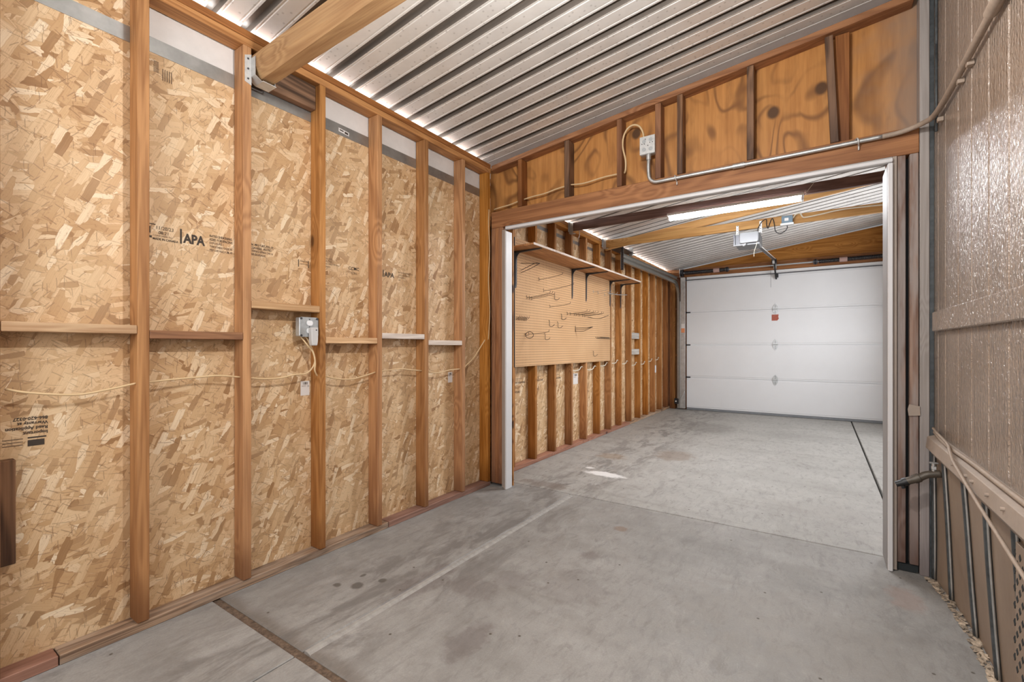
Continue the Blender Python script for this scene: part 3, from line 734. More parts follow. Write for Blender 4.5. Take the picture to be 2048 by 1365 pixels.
# ================================================================== FRAMING, FAR ROOM
G4 = 'bare wall studs of the far room left wall'
ys = [3.504, 3.902, 4.305, 4.702, 5.093, 5.492, 5.878, 6.266, 6.676, 7.09, 7.478, 7.868, 8.262, 8.655]
for i, y in enumerate(ys):
    near = ['first', 'second', 'third', 'fourth', 'fifth', 'sixth', 'seventh', 'eighth', 'ninth', 'tenth', 'eleventh', 'twelfth', 'thirteenth', 'fourteenth'][i]
    extra = {0: 'beside the pegboard left edge', 6: 'just right of the pegboard', 8: 'with grey blocks nailed at its right side', 13: 'last one before the garage door corner'}.get(i, 'counted from the doorway')
    lumber('wall_stud', (XOI+.001, y, .039), (XI, y+.038, 2.48), 'studZ' if i < 6 else 'redZ' if i > 12 else 'studZ', f'{near} far-room wall stud, {extra}', 'stud', G4)
lumber('top_plate', (XOI+.001, 3.19, 2.482), (XI-.001, YD-.0, 2.518), 'studY', 'lower top plate board of the far room left wall', 'plate')
lumber('top_plate', (XOI+.001, 3.19, 2.520), (XI-.001, YD-.0, 2.560), 'studY', 'upper top plate board of the far room left wall', 'plate')
lumber('sole_plate', (XOI+.001, 3.19, 0), (XI-.003, 6.64, .0375), 'platered', 'bottom plate under the pegboard end of the far room left wall', 'plate')
lumber('sole_plate', (XOI+.001, 6.645, 0), (XI-.003, YD, .0375), 'plate', 'bottom plate at the garage door end of the far room left wall', 'plate')
for z0, z1, lab in [(1.283, 1.375, 'upper grey weathered block nailed between far-room studs'), (1.04, 1.125, 'lower grey weathered block nailed between far-room studs')]:
    b = MB(); b.box((XI-.055, 6.716, z0), (XI-.010, 7.088, z1), M['greywood'], .003)
    tag(b.build('wall_block'), lab, 'block')
# garage-end left corner boards
for x0, x1, z0, z1, m, lab in [(-2.348, -2.312, .0, 2.44, 'redZ', 'reddish upright board in the far left corner by the garage door'), (-2.310, -2.250, 0, 2.44, 'studZ', 'paler upright stud just right of the far left corner board')]:
    lumber('end_stud', (x0, YD-.04, z0), (x1, YD+.05, z1), m, lab, 'stud')
for z, lab in [(1.867, 'upper short cross block behind the garage door track'), (1.0, 'lower short cross block behind the garage door track')]:
    lumber('wall_block', (-2.249, YD-.02, z-.018), (-2.15, YD+.05, z+.018), 'redX', lab, 'block')
lumber('door_post', (-2.148, YD-.01, 0), (-2.02, YD+.05, 2.449), 'redZ', 'reddish jamb post left of the white garage door', 'post')
# garage door header
lumber('garage_header', (-2.40, YD-.03, 2.451), (1.45, YD+.055, 2.60), 'redX', 'reddish header beam above the white garage door', 'header')
b = MB(); b.prism([(-1.85, 2.602), (1.45, 2.602), (1.45, zci(1.45)-.005), (-1.85, zci(-1.85)-.006)], 'Y', YD+.01, YD+.056, M['studX'])
tag(b.build('gable_board'), 'golden wedge of gable boards above the garage header', 'board')
# joists
lumber('ceiling_joist', (XI+.003, 4.652, 2.470), (1.45, 4.690, 2.558), 'purple', 'dark purplish joist with the glowing tube light under it', 'joist')
lumber('ceiling_joist', (XI+.003, 5.610, 2.452), (1.45, 5.648, 2.545), 'goldX', 'golden joist carrying the garage door opener', 'joist')
b = MB(); b.prism([(XI+.01, 2.425), (1.45, 2.869), (1.45, 2.957), (XI+.01, 2.513)], 'Y', 5.652, 5.69, M['goldX'], .002)
tag(b.build('rafter'), 'sloping rafter rising to the right just behind the opener joist', 'rafter')
for y, lab in [(4.652, 'galvanised hanger at the left end of the dark purplish joist'), (5.610, 'galvanised hanger at the left end of the opener joist')]:
    b = MB(); b.box((XI-.005, y-.004, 2.44), (XI+.045, y-.001, 2.57), M['galv']); b.box((XI-.005, y-.003, 2.438), (XI+.06, y+.042, 2.441), M['galv']); b.box((XI+.000, y-.035, 2.455), (XI+.003, y-.002, 2.565), M['galv'])
    tag(b.build('joist_hanger'), lab, 'bracket')

# ================================================================== THINGS, NEAR ROOM
# outlet box with plug
e = empty('outlet_box', (XS-.03, 1.439, 1.213), 'square galvanised outlet box with a grey plug in its lower socket', 'outlet')
b = MB(); b.box((XS-.052, 1.386, 1.216), (XS-.012, 1.492, 1.318), M['steelbox'], .004); b.build('back_box', e)
b = MB(); b.prism([(1.393, 1.213), (1.486, 1.213), (1.4935, 1.221), (1.4935, 1.313), (1.486, 1.320), (1.393, 1.320), (1.3845, 1.313), (1.3845, 1.221)], 'X', XS-.012, XS-.008, M['steelbox'], .001)
for y in (1.393, 1.485):
    for z in (1.221, 1.312): b.cyl((XS-.008, y, z), (XS-.005, y, z), .006, M['darksteel'], 10)
b.build('cover_plate', e)
for z in (1.288, 1.246):
    b = MB(); poly = [(1.441+.0175*math.cos(t), z+max(-.0135, min(.0135, .0175*math.sin(t)))) for t in [2*math.pi*i/24 for i in range(24)]]
    b.prism(poly, 'X', XS-.008, XS-.004, M['white'])
    f = b.build('receptacle', e)
    b = MB()
    b.box((XS-.004, 1.4335, z+.000), (XS-.0026, 1.4355, z+.008), M['black']); b.box((XS-.004, 1.4465, z+.001), (XS-.0026, 1.4485, z+.007), M['black'])
    b.cyl((XS-.004, 1.441, z-.007), (XS-.0026, 1.441, z-.007), .0026, M['black'], 10)
    b.build('slots', f)
for z in (1.267, 1.308):
    b = MB(); b.cyl((XS-.009, 1.441, z), (XS-.006, 1.441, z), .003, M['darksteel'], 8); b.build('screw', e)
fin(e)
e = empty('power_plug', (XS, 1.447, 1.165), 'chunky grey plug adapter hanging from the lower socket of the outlet box', 'plug')
b = MB(); b.prism([(1.431, 1.264), (1.472, 1.264), (1.472, 1.236), (1.470, 1.19), (1.466, 1.166), (1.436, 1.166), (1.432, 1.19), (1.431, 1.236)], 'X', XS-.003, XS+.028, M['plug'], .004); b.build('housing', e)
b = MB(); b.cyl((XS+.028, 1.458, 1.250), (XS+.029, 1.458, 1.250), .004, M['darksteel'], 10); b.build('screw', e); fin(e)
# romex cables
XC = -2.315
def cable(name, segs, r, mat, label, cat='cable', group=None):
    b = MB()
    for s in segs: b.tube(s, r, M[mat])
    return tag(b.build(name), label, cat, group)
cable('electric_cable', [[(XC, .328, 1.015), (XC+.005, .389, .997), (XC, .507, .980), (XC, .60, .992), (XC+.01, .694, 1.013)],
                        [(XC, .722, 1.012), (XC, .80, 1.018), (XC-.01, .924, 1.023), (XC, 1.0, 1.026), (XC, 1.098, 1.013)],
                        [(XC, 1.128, 1.008), (XC, 1.21, .999), (XC, 1.293, .999), (XC+.01, 1.36, 1.012), (XC+.005, 1.43, 1.015), (XC+.015, 1.462, 1.045), (XC+.02, 1.474, 1.09), (XC+.01, 1.462, 1.15), (XC, 1.44, 1.205), (XC-.01, 1.425, 1.22)]],
      .0042, 'cream', 'cream cable sagging through the left bays and up to the outlet box')
cable('electric_cable', [[(XC-.01, 1.41, 1.215), (XC+.01, 1.435, 1.17), (XC+.02, 1.462, 1.13), (XC+.022, 1.474, 1.075), (XC+.02, 1.472, 1.035), (XC+.01, 1.488, 1.01), (XC+.004, 1.499, .999)],
                        [(XC, 1.532, 1.000), (XC, 1.62, .976), (XC, 1.72, .967), (XC, 1.80, .978), (XC+.008, 1.897, 1.001)],
                        [(XC, 1.928, 1.002), (XC, 2.0, 1.008), (XC, 2.108, 1.013), (XC, 2.2, 1.003), (XC, 2.308, .991)],
                        [(XC, 2.338, .993), (XC, 2.42, .973), (XC, 2.50, .972), (XC, 2.6, .985), (XC+.01, 2.711, .989)],
                        [(XC, 2.74, .985), (XC, 2.80, 1.02), (XC, 2.888, 1.076), (XC+.04, 2.981, 1.217)]],
      .0042, 'cream', 'cream cable sagging through the bays right of the outlet box towards the corner')
cable('electric_cable', [[(XS+.004, 3.035, 1.22), (XS+.006, 3.040, 1.30), (XS+.006, 3.052, 1.465), (XS+.006, 3.034, 1.708), (XS+.006, 3.050, 1.958), (XS+.006, 3.036, 2.16), (XS+.006, 3.040, 2.30)]], .0035, 'cream', 'thin cream wire running up the corner stud left of the doorway')
cable('electric_cable', [[(-2.283, YP+.04, 2.320), (-2.223, YP+.03, 2.322), (-2.12, YP+.04, 2.333), (-2.04, YP+.035, 2.343), (-2.018, YP+.045, 2.345)],
                        [(-1.985, YP+.04, 2.352), (-1.90, YP+.035, 2.358), (-1.79, YP+.035, 2.362), (-1.68, YP+.04, 2.380), (-1.598, YP+.045, 2.388)],
                        [(-1.562, YP+.035, 2.386), (-1.50, YP+.03, 2.376), (-1.43, YP+.03, 2.374), (-1.30, YP+.04, 2.39), (-1.185, YP+.045, 2.392)]],
      .0055, 'cream', 'tan cable threaded through the short studs above the doorway header')
cable('electric_cable', [[(-1.148, YP+.05, 2.39), (-1.135, YP+.035, 2.41), (-1.130, YP+.02, 2.47), (-1.146, YP+.01, 2.56), (-1.140, YP+.01, 2.63), (-1.112, YP+.012, 2.680), (-1.07, YP+.012, 2.695), (-1.03, YP+.012, 2.675), (-1.005, YP+.01, 2.63), (-.997, YP+.01, 2.585)]], .0065, 'cream', 'tan cable looping over into the top of the wall junction box')
# junction box
e = empty('junction_box', (-.962, YP+.0, 2.45), 'square galvanised junction box on the plywood above the doorway header', 'junction box')
b = MB(); b.box((-1.012, YP-.022, 2.455), (-.914, YP+.020, 2.575), M['steelbox'], .003); b.build('back_box', e)
b = MB(); b.box((-1.014, YP-.026, 2.458), (-.912, YP-.022, 2.578), M['galvlight'], .001)
for x, z in ((-.985, 2.545), (-.94, 2.55), (-.985, 2.49), (-.94, 2.488)): b.cyl((x, YP-.0262, z), (x, YP-.0275, z), .013, M['steelbox'], 16)
b.build('cover_plate', e)
for x, z in ((-.975, 2.558), (-.998, 2.528), (-.982, 2.527), (-.945, 2.53), (-.928, 2.53), (-.958, 2.513)):
    b = MB(); b.cyl((x, YP-.026, z), (x, YP-.0283, z), .003, M['black'], 8); b.build('knockout_hole', e)
fin(e)
# conduit
e = empty('conduit', (-.3, YP-.03, 2.24), 'galvanised conduit running along the header and bending onto the right siding wall', 'conduit')
yc = YP-.022
b = MB()
b.tube([(-.955, yc+.008, 2.455), (-.955, yc, 2.40), (-.955, yc, 2.34), (-.948, yc, 2.29), (-.92, yc, 2.262), (-.88, yc, 2.257), (-.80, yc, 2.257), (-.5, yc, 2.256), (-.1, yc, 2.254), (.15, yc, 2.256), (.27, yc, 2.257)], .0115, M['galv'], 12)
b.build('metal_tube', e)
b = MB(); b.tube([(.27, yc, 2.257), (.33, yc-.004, 2.258), (.385, yc-.03, 2.260), (.425, yc-.08, 2.258), (.445, yc-.15, 2.252), (.452, 2.7, 2.240), (.452, 2.2, 2.226), (.452, 1.2, 2.215), (.452, .0, 2.20)], .0125, M['tancable'], 12)
b.build('painted_tube', e)
for x, m in ((-.955, 'galv'),):
    b = MB(); b.cyl((x, yc+.002, 2.415), (x, yc+.002, 2.452), .016, M[m], 12); b.build('connector', e)
b = MB(); b.cyl((-.44, yc, 2.2557), (-.375, yc, 2.2555), .0155, M['galv'], 12); b.build('coupling', e)
b = MB(); b.cyl((.452, 2.06, 2.224), (.452, 1.93, 2.223), .019, M['tancable'], 12); b.build('coupling', e)
for x in (-.775, .17):
    b = MB(); b.tube([(x-.012, yc+.018, 2.276), (x-.004, yc-.015, 2.268), (x, yc-.014, 2.246), (x+.002, yc+.01, 2.235), (x+.002, yc+.012, 2.215)], .004, M['galvlight'], 6); b.build('strap', e)
for y in (2.87, 2.36, 2.5):
    b = MB(); b.box((.452, y-.012, 2.205), (.474, y+.012, 2.225), M['tancable'], .002); b.build('strap', e)
fin(e)
cable('electric_cable', [[(.466, 2.975, 2.62), (.466, 2.968, 2.9), (.466, 2.90, 2.98), (.466, 2.78, 3.10), (.466, 2.6, 3.3)], [(.466, 2.975, 2.62), (.466, 2.975, 2.2)]], .006, 'rib', 'dark cable climbing the siding beside the corner post, top right')
# cables on the drip ledge
cable('electric_cable', [[(.462, 2.985, .745), (.455, 2.90, .748), (.450, 2.75, .742), (.450, 2.6, .738), (.452, 2.3, .742), (.452, 1.9, .742), (.452, 1.2, .742), (.452, 0.4, .742)]], .008, 'tancable', 'painted cable lying along the top of the right drip ledge')
cable('electric_cable', [[(.455, 2.98, .765), (.448, 2.86, .762), (.440, 2.6, .755), (.424, 2.46, .748), (.418, 2.38, .728), (.418, 2.30, .71), (.419, 2.08, .663), (.420, 1.85, .622), (.421, 1.69, .593), (.422, 1.3, .53), (.425, .8, .50)]], .0055, 'tancable', 'painted cable drooping over the front of the drip ledge and across the skirting')
# drain pipe / hose bib
e = empty('hose_bib', (.40, 2.95, .47), 'dark metal pipe stub with valve poking out left below the drip ledge', 'faucet')
b = MB(); b.tube([(.478, 2.95, .553), (.452, 2.95, .548), (.425, 2.95, .540), (.40, 2.95, .522)], .017, M['pipe'], 12, 4)
b.cyl((.402, 2.95, .524), (.380, 2.95, .511), .022, M['pipe'], 8); b.cyl((.383, 2.95, .513), (.352, 2.95, .497), .018, M['pipe'], 12); b.build('pipe', e)
b = MB(); b.cyl((.356, 2.95, .499), (.340, 2.95, .490), .021, M['black'], 8); b.cyl((.340, 2.95, .490), (.312, 2.95, .477), .016, M['black'], 12, .013); b.cyl((.335, 2.95, .486), (.343, 2.95, .462), .009, M['black'], 10); b.build('spout', e)
b = MB(); b.cyl((.452, 2.95, .555), (.452, 2.95, .600), .008, M['galv'], 8); b.box((.436, 2.945, .598), (.470, 2.955, .606), M['galv'], .002); b.box((.444, 2.942, .570), (.462, 2.958, .586), M['galvlight'], .002); b.build('valve_handle', e); fin(e)
# stickers
def tagpaper(y0, y1, z0, z1, x, label, num=None):
    e = empty('paper_tag', (x, (y0+y1)/2, z0), label, 'sticker')
    b = MB(); b.box((x-.001, y0, z0), (x+.0008, y1, z1), M['paper']); b.build('paper', e)
    b = MB(); w = y1-y0; hh = z1-z0; rr = random.Random(2); y = y0+w*.25
    while y < y1-w*.2:
        t = w*rr.choice([.02, .035, .05]); b.box((x+.0008, y, z1-hh*.25), (x+.0012, y+t, z1-hh*.08), M['ink']); y += t+w*rr.choice([.025, .045])
    b.build('barcode', e)
    if num: text_part(num, hh*.16, (x+.0012, y1-w*.28, z1-hh*.42), UX, UY, M['ink'], e, 'number')
    b = MB()
    for i in range(2): b.box((x+.0008, y0+w*.12, z1-hh*(.33+.05*i)), (x+.0012, y0+w*.6, z1-hh*(.315+.05*i)), M['inkmed'])
    b.build('print_line', e); fin(e)
tagpaper(1.438, 1.490, .890, .970, XO+.001, 'white barcode tag on the OSB just below the outlet box bay cables', '25')
tagpaper(2.642, 2.690, .884, .964, XO+.001, 'white barcode tag on the OSB beside the last full stud before the doorway')
e = empty('flashing_sticker', (XO, 1.71, 2.435), 'small white oblong sticker on the grey flashing strip', 'sticker')
b = MB(); b.prism([(1.676, 2.442), (1.748, 2.436), (1.748, 2.458), (1.676, 2.464)], 'X', XO+.0026, XO+.0034, M['paper']); b.build('paper', e)
b = MB(); b.prism([(1.684, 2.450), (1.71, 2.448), (1.71, 2.455), (1.684, 2.457)], 'X', XO+.0034, XO+.0038, M['ink']); b.prism([(1.718, 2.443), (1.742, 2.441), (1.742, 2.453), (1.718, 2.455)], 'X', XO+.0034, XO+.0038, M['ink']); b.build('print_line', e); fin(e)

# ================================================================== THINGS, FAR ROOM
# pegboard
e = empty('pegboard', (XI+.004, 4.68, .97), 'large tan perforated pegboard on the far room left wall under the shelf', 'pegboard')
b = MB(); b.box((XI+.0015, 3.523, .972), (XI+.0075, 5.838, 2.172), M['peg'])
bb = b.build('perforated_panel', e)
b = MB(); b.box((XI+.001, 3.517, .970), (XI+.010, 3.523, 2.176), M['bracket']); b.build('edge_strip', e)
fin(e)
XB = XI+.0075
e = empty('wall_shelf', (XB+.15, 4.8, 2.04), 'long thin plywood shelf above the pegboard on dark brackets', 'shelf')
b = MB(); b.prism([(XB+.001, 3.40), (XI+.30, 3.375), (XI+.30, 6.22), (XB+.001, 6.20)], 'Z', 2.046, 2.062, M['studY']); b.build('board', e)
b = MB(); b.box((XI+.3005, 3.375, 2.045), (XI+.304, 6.22, 2.064), M['whitewash']); b.build('front_edging', e); fin(e)
for i, (y, lab) in enumerate([(3.535, 'dark shelf bracket at the doorway end of the long shelf'), (4.70, 'dark shelf bracket, second from the doorway, left of a close pair'), (5.075, 'dark shelf bracket, third from the doorway, over the pegboard middle'), (5.83, 'dark shelf bracket at the right edge of the pegboard'), (6.225, 'dark shelf bracket at the far end of the shelf, right of the pegboard')]):
    e = empty('shelf_bracket', (XB, y, 1.70), lab, 'bracket', 'brackets under the long shelf')
    b = MB(); b.prism([(XB+.0005, 2.044), (XB+.011, 2.044), (XB+.008, 1.74), (XB+.0005, 1.705)], 'Y', y-.011, y+.011, M['bracket']); b.build('wall_leg', e)
    b = MB(); b.prism([(XB+.001, 2.0445), (XB+.27, 2.0445), (XB+.285, 2.041), (XB+.27, 2.037), (XB+.012, 2.026)], 'Y', y-.011, y+.011, M['bracket'])
    b.prism([(XB+.008, 2.03), (XB+.055, 2.03), (XB+.035, 2.018), (XB+.018, 1.995), (XB+.010, 1.96)], 'Y', y-.002, y+.002, M['bracket'])
    b.build('shelf_arm', e); fin(e)
# hooks
def hook(y, z, L, label, group=None, up=.02, mat='wirehook', r=.0021):
    b = MB(); b.tube([(XB, y, z+.02), (XB+.006, y, z+.018), (XB+.006, y, z-.012)], r, M[mat], 6, 3)
    b.tube([(XB+.006, y, z), (XB+L*.5, y, z+up*.35), (XB+L, y, z+up), (XB+L+.012, y, z+up+.02)], r, M[mat], 6, 4)
    return tag(b.build('pegboard_hook'), label, 'hook', group)
hook(4.048, 1.731, .33, 'long single wire hook on the pegboard just left of the second bracket', up=.04)
hook(4.177, 1.576, .23, 'single wire hook at the pegboard centre below the brackets')
hook(3.953, 1.833, .26, 'wire hook high on the pegboard below the shelf shadow', up=.03)
for y, z in ((3.724, 1.631), (3.771, 1.632), (3.812, 1.628)): hook(y, z, .25, 'one of three parallel long hooks bunched left on the pegboard', 'three bunched hooks on the pegboard left', up=.03)
for y in (4.570, 4.642, 4.744, 4.791, 4.869, 4.968, 5.019): hook(y, 1.526, .235, 'one of the row of long parallel hooks right of the pegboard centre', 'row of long parallel hooks on the pegboard')
for i in range(7): hook(3.545+i*.028, 1.418, .03, 'one of the row of tiny hooks at the pegboard left edge', 'row of tiny hooks at the pegboard left edge', up=.012)
for y, z, lab in [(5.275, 1.842, 'thin upper right hook, nearest of three, below the shelf end'), (5.422, 1.838, 'thin upper right hook, middle of three, below the shelf end'), (5.637, 1.835, 'thin upper right hook, farthest of three, below the shelf end')]: hook(y, z, .17, lab, up=.01, mat='galv')
for y, z, lab in [(4.162, 1.407, 'small curved hook left of a twin in the pegboard middle'), (4.346, 1.400, 'small upright hook right of a twin in the pegboard middle'), (4.07, 1.268, 'small hook hanging right of the ring holder'), (4.273, 1.692, 'small hook above the centre single hook'), (4.43, 1.491, 'small bright hook left of the long hook row'), (5.275, 1.08, 'lone small hook near the bottom right of the pegboard')]:
    b = MB(); b.tube([(XB, y, z+.03), (XB+.01, y, z+.015), (XB+.012, y, z-.03), (XB+.03, y+.02, z-.035), (XB+.05, y+.035, z-.015)], .0028, M['wirehook'], 6, 4); tag(b.build('pegboard_hook'), lab, 'hook')
def ring_holder():
    b = MB(); cy, cz = 3.70, 1.272
    b.tube([(XB+.05+.045*math.cos(t), cy, cz+.03*math.sin(t)) for t in [2*math.pi*i/16 for i in range(17)]], .003, M['wirehook'], 6, 2)
    b.tube([(XB, cy, cz+.02), (XB+.006, cy, cz), (XB+.03, cy, cz)], .003, M['wirehook'], 6, 2); return b
tag(ring_holder().build('tool_ring'), 'round wire tool ring low on the left of the pegboard', 'hook')
hook(3.757, 1.280, .22, 'long hook right beside the round wire tool ring', up=.02)
b = MB()
for y in (5.134, 5.198): b.tube([(XB, y, 1.54), (XB+.006, y, 1.52), (XB+.13, 5.165, 1.50), (XB+.25, 5.165, 1.535)], .0028, M['wirehook'], 6, 4)
tag(b.build('double_hook'), 'two-prong tool hook at the right end of the long hook row', 'hook')
b = MB()
for z in (1.375, 1.341, 1.36): b.tube([(XB, 4.782, z), (XB+.1, 4.80, z), (XB+.21, 4.80, 1.385)], .0028, M['wirehook'], 6, 3)
b.tube([(XB+.004, 4.782, 1.40), (XB+.004, 4.782, 1.33)], .003, M['wirehook'], 6, smooth=False)
tag(b.build('plier_rack'), 'triangular wire bracket below the long hook row', 'hook')
b = MB(); b.tube([(XB, 3.633, 1.884), (XB+.05, 3.63, 1.90), (XB+.15, 3.64, 1.935), (XB+.2, 3.64, 1.93)], .003, M['wirehook'], 6, 4); b.tube([(XB, 3.627, 1.95), (XB+.08, 3.63, 1.94), (XB+.2, 3.64, 1.93)], .003, M['wirehook'], 6, 4); b.tube([(XB, 3.63, 1.86), (XB+.1, 3.635, 1.89), (XB+.2, 3.64, 1.93)], .003, M['wirehook'], 6, 4)
tag(b.build('wire_bracket'), 'triangular wire bracket high at the pegboard left under the shelf', 'hook')
b = MB()
for i in range(9):
    y = 5.36+i*.052; b.tube([(XB, y, 1.285), (XB+.012, y, 1.27), (XB+.02, y+.01, 1.262), (XB+.035, y+.012, 1.275)], .003, M['wirehook'], 6, 3)
b.tube([(XB+.006, 5.50, 1.285), (XB+.006, 5.80, 1.282)], .003, M['wirehook'], 6, smooth=False)
tag(b.build('hook_rail'), 'short rail of small hooks at the pegboard lower right', 'hook')
cable('steel_rod', [[(XI+.02, 5.75, 1.872), (XI+.02, 6.10, 1.885), (XI+.02, 6.45, 1.915)]], .006, 'galv', 'thin metal rod lying across studs right of the pegboard', 'rod')
# cable through far studs
segs = []
for i in range(3, 12):
    y = ys[i]+.04; z = .92+.03*math.sin(i*1.3)
    segs.append([(XI-.05, y, z), (XI-.03, y+.1, z-.02), (XI-.02, y+.2, z-.012), (XI-.04, y+.30, z+.02), (XI-.045, y+.355, z+.012)])
cable('electric_cable', segs, .006, 'creamw', 'white cable threaded through the far room studs at waist height')
tagpaper(4.922, 5.05, .711, .840, XOI+.001, 'white paper label on the OSB below the far room pegboard')
e = empty('wall_switch', (XI+.01, 7.93, .71), 'narrow white switch plate on a far stud near the garage door', 'switch')
b = MB(); b.box((XI+.0005, 7.868, .714), (XI+.008, 7.925, .842), M['white'], .002); b.build('plate', e); b = MB(); b.box((XI+.008, 7.888, .765), (XI+.014, 7.90, .79), M['white'], .001); b.build('toggle', e); fin(e)
cable('hanging_wire', [[(XI+.012, 4.74, 2.45), (XI+.02, 4.73, 2.40), (XI+.01, 4.75, 2.25), (XI+.004, 4.76, 2.08)]], .0025, 'cream', 'thin wire dangling from the dark joist hanger above the shelf', 'wire')
cable('hanging_wire', [[(XI+.10, 4.70, 2.47), (XI+.10, 4.70, 2.42), (XI+.085, 4.70, 2.38)]], .004, 'galvlight', 'short bright hook hanging under the dark joist near its hanger', 'wire')

# tube light
e = empty('tube_light', (-.68, 4.565, 2.36), 'glowing white fluorescent wraparound light under the dark joist', 'light')
zt_ = 2.440
b = MB(); b.box((-1.232, 4.520, zt_-.012), (-.113, 4.610, zt_+.012), M['white'], .002); b.build('housing', e)
b = MB(); prof = [(4.565+.043*math.cos(t), zt_-.013-.037*math.sin(t)) for t in [math.pi*i/12 for i in range(13)]]
b.prism(prof, 'X', -1.212, -.133, M['glow']); b.build('diffuser', e)
for x in (-1.232, -.133): b = MB(); b.box((x, 4.525, zt_-.048), (x+.018, 4.605, zt_-.012), M['white'], .003); b.build('end_cap', e)
fin(e)
cable('hanging_wire', [[(-.105, 4.58, 2.445), (-.09, 4.62, 2.48), (-.045, 4.648, 2.55)]], .002, 'creamw', 'thin white wire from the right end of the tube light to the joist', 'wire')

# garage door
gd = empty('garage_door', (-.62, YD-.02, 0), 'white four-panel sectional garage door with hinges down the middle', 'garage door')
X0, X1 = -2.045, .92
zs = [.038, .600, 1.193, 1.790, 2.385]
for i in range(4):
    b = MB(); z0, z1 = zs[i], zs[i+1]
    b.box((X0, YD-.045, z0+.002), (X1, YD-.002, z1-.002), M['doorwhite'], .002)
    b.box((X0+.0, YD-.050, z0+.028), (X1, YD-.044, z1-.030), M['doorwhite'], .003)
    b.build('panel', gd)
for i in (1, 2, 3):
    z = zs[i]; b = MB()
    poly = [(-.621+x, z+dz) for x, dz in [(0, -.095), (.024, -.062), (.036, -.03), (.036, .03), (.024, .062), (0, .095), (-.024, .062), (-.036, .03), (-.036, -.03), (-.024, -.062)]]
    b.prism(poly, 'Y', YD-.056, YD-.051, M['steelbox']); b.cyl((-.657, YD-.058, z), (-.585, YD-.058, z), .007, M['steelbox'], 10)
    for dz in (-.06, -.035, .035, .06): b.cyl((-.621, YD-.056, z+dz), (-.621, YD-.061, z+dz), .006, M['darksteel'], 8)
    b.build('centre_hinge', gd)
for i in (1, 2, 3):
    z = zs[i]; b = MB(); b.box((X0-.02, YD-.060, z-.010), (X0+.07, YD-.050, z+.010), M['blacksteel'], .002); b.cyl((X0-.10, YD-.056, z), (X0, YD-.056, z), .006, M['blacksteel'], 8); b.build('roller_hinge', gd)
b = MB(); b.box((X0-.02, YD-.072, 2.378), (X1, YD-.050, 2.392), M['darksteel'], .001); b.build('strut', gd)
b = MB(); b.box((X0, YD-.048, 2.392), (X1, YD-.004, 2.446), M['white'], .002); b.build('top_rail', gd)
b = MB(); b.box((X0, YD-.052, .001), (X1, YD-.0, .037), M['seal'], .004); b.build('bottom_seal', gd)
fin(gd)
e = empty('warning_sticker', (-.62, YD-.052, 1.60), 'small red warning sticker below the top hinge of the garage door', 'sticker')
b = MB(); b.prism([(-.673, 1.598), (-.59, 1.598), (-.568, 1.635), (-.578, 1.655), (-.572, 1.700), (-.673, 1.700)], 'Y', YD-.0525, YD-.0505, M['red']); b.build('label_face', e); fin(e)
# door track left
t = empty('door_track', (-2.17, YD-.1, 0), 'curved galvanised door track rising and turning back along the far left wall', 'track')
def rail(pts, w, d, m, name, wy=0):
    b = MB(); P = [Vector(p) for p in pts]
    # C-section swept in the YZ plane
    for dx in (0, w):
        vs = []
        for i, p in enumerate(P):
            dd = (P[min(i+1, len(P)-1)]-P[max(i-1, 0)]).normalized(); n = Vector((0, -dd.z, dd.y))
            vs += [p+Vector((dx-.002, 0, 0))-n*d/2, p+Vector((dx+.002, 0, 0))-n*d/2, p+Vector((dx+.002, 0, 0))+n*d/2, p+Vector((dx-.002, 0, 0))+n*d/2]
        fs = []
        for i in range(len(P)-1):
            for j in range(4): fs.append([i*4+j, i*4+(j+1) % 4, (i+1)*4+(j+1) % 4, (i+1)*4+j])
        if dx == 0: b.add(vs, fs, M[m])
    for sgn in (-1, 1):
        vs = []
        for i, p in enumerate(P):
            dd = (P[min(i+1, len(P)-1)]-P[max(i-1, 0)]).normalized(); n = Vector((0, -dd.z, dd.y))*sgn
            q = p+n*d/2
            vs += [q, q+Vector((w, 0, 0)), q+Vector((w, 0, 0))+n*.003, q+n*.003]
        fs = []
        for i in range(len(P)-1):
            for j in range(4): fs.append([i*4+j, i*4+(j+1) % 4, (i+1)*4+(j+1) % 4, (i+1)*4+j])
        b.add(vs, fs, M[m])
    return b.build(name, t)
arc = [(-2.195, YD-.085-.30*(1-math.cos(a)), 2.03+.30*math.sin(a)) for a in [math.pi/2*i/8 for i in range(9)]]
rail([(-2.195, YD-.085, .02), (-2.195, YD-.085, 1.2)] + arc + [(-2.195, 7.6, 2.332), (-2.195, 5.90, 2.315)], .035, .052, 'trackm', 'lower_rail')
rail([(-2.195, 8.72, 2.42), (-2.195, 8.5, 2.415), (-2.195, 5.86, 2.375)], .03, .045, 'trackm', 'upper_rail')
b = MB(); b.box((-2.155, YD-.10, .02), (-2.148, YD-.070, 2.0), M['trackwhite'], .001); b.build('rail_lip', t)
b = MB(); b.box((-2.145, YD-.09, .02), (-2.06, YD-.060, 2.44), M['galv'], .002); b.box((-2.13, YD-.092, 1.50), (-2.07, YD-.0905, 1.585), M['paper']); b.box((-2.13, YD-.0925, 1.42), (-2.07, YD-.0905, 1.50), M['orange']); b.build('flag_angle', t)
b = MB(); b.box((-2.20, 5.86, 2.18), (-2.165, 5.868, 2.545), M['darksteel'], .001); b.box((-2.20, 5.85, 2.20), (-2.197, 5.90, 2.42), M['galv'])
for k in range(8): b.cyl((-2.18, 5.857, 2.20+k*.03), (-2.18, 5.854, 2.20+k*.03), .005, M['black'], 6)
b.build('hanger_angle', t)
b = MB(); b.box((-2.345, 5.70, 2.475), (-2.17, 6.35, 2.480), M['darksteel'], .001)
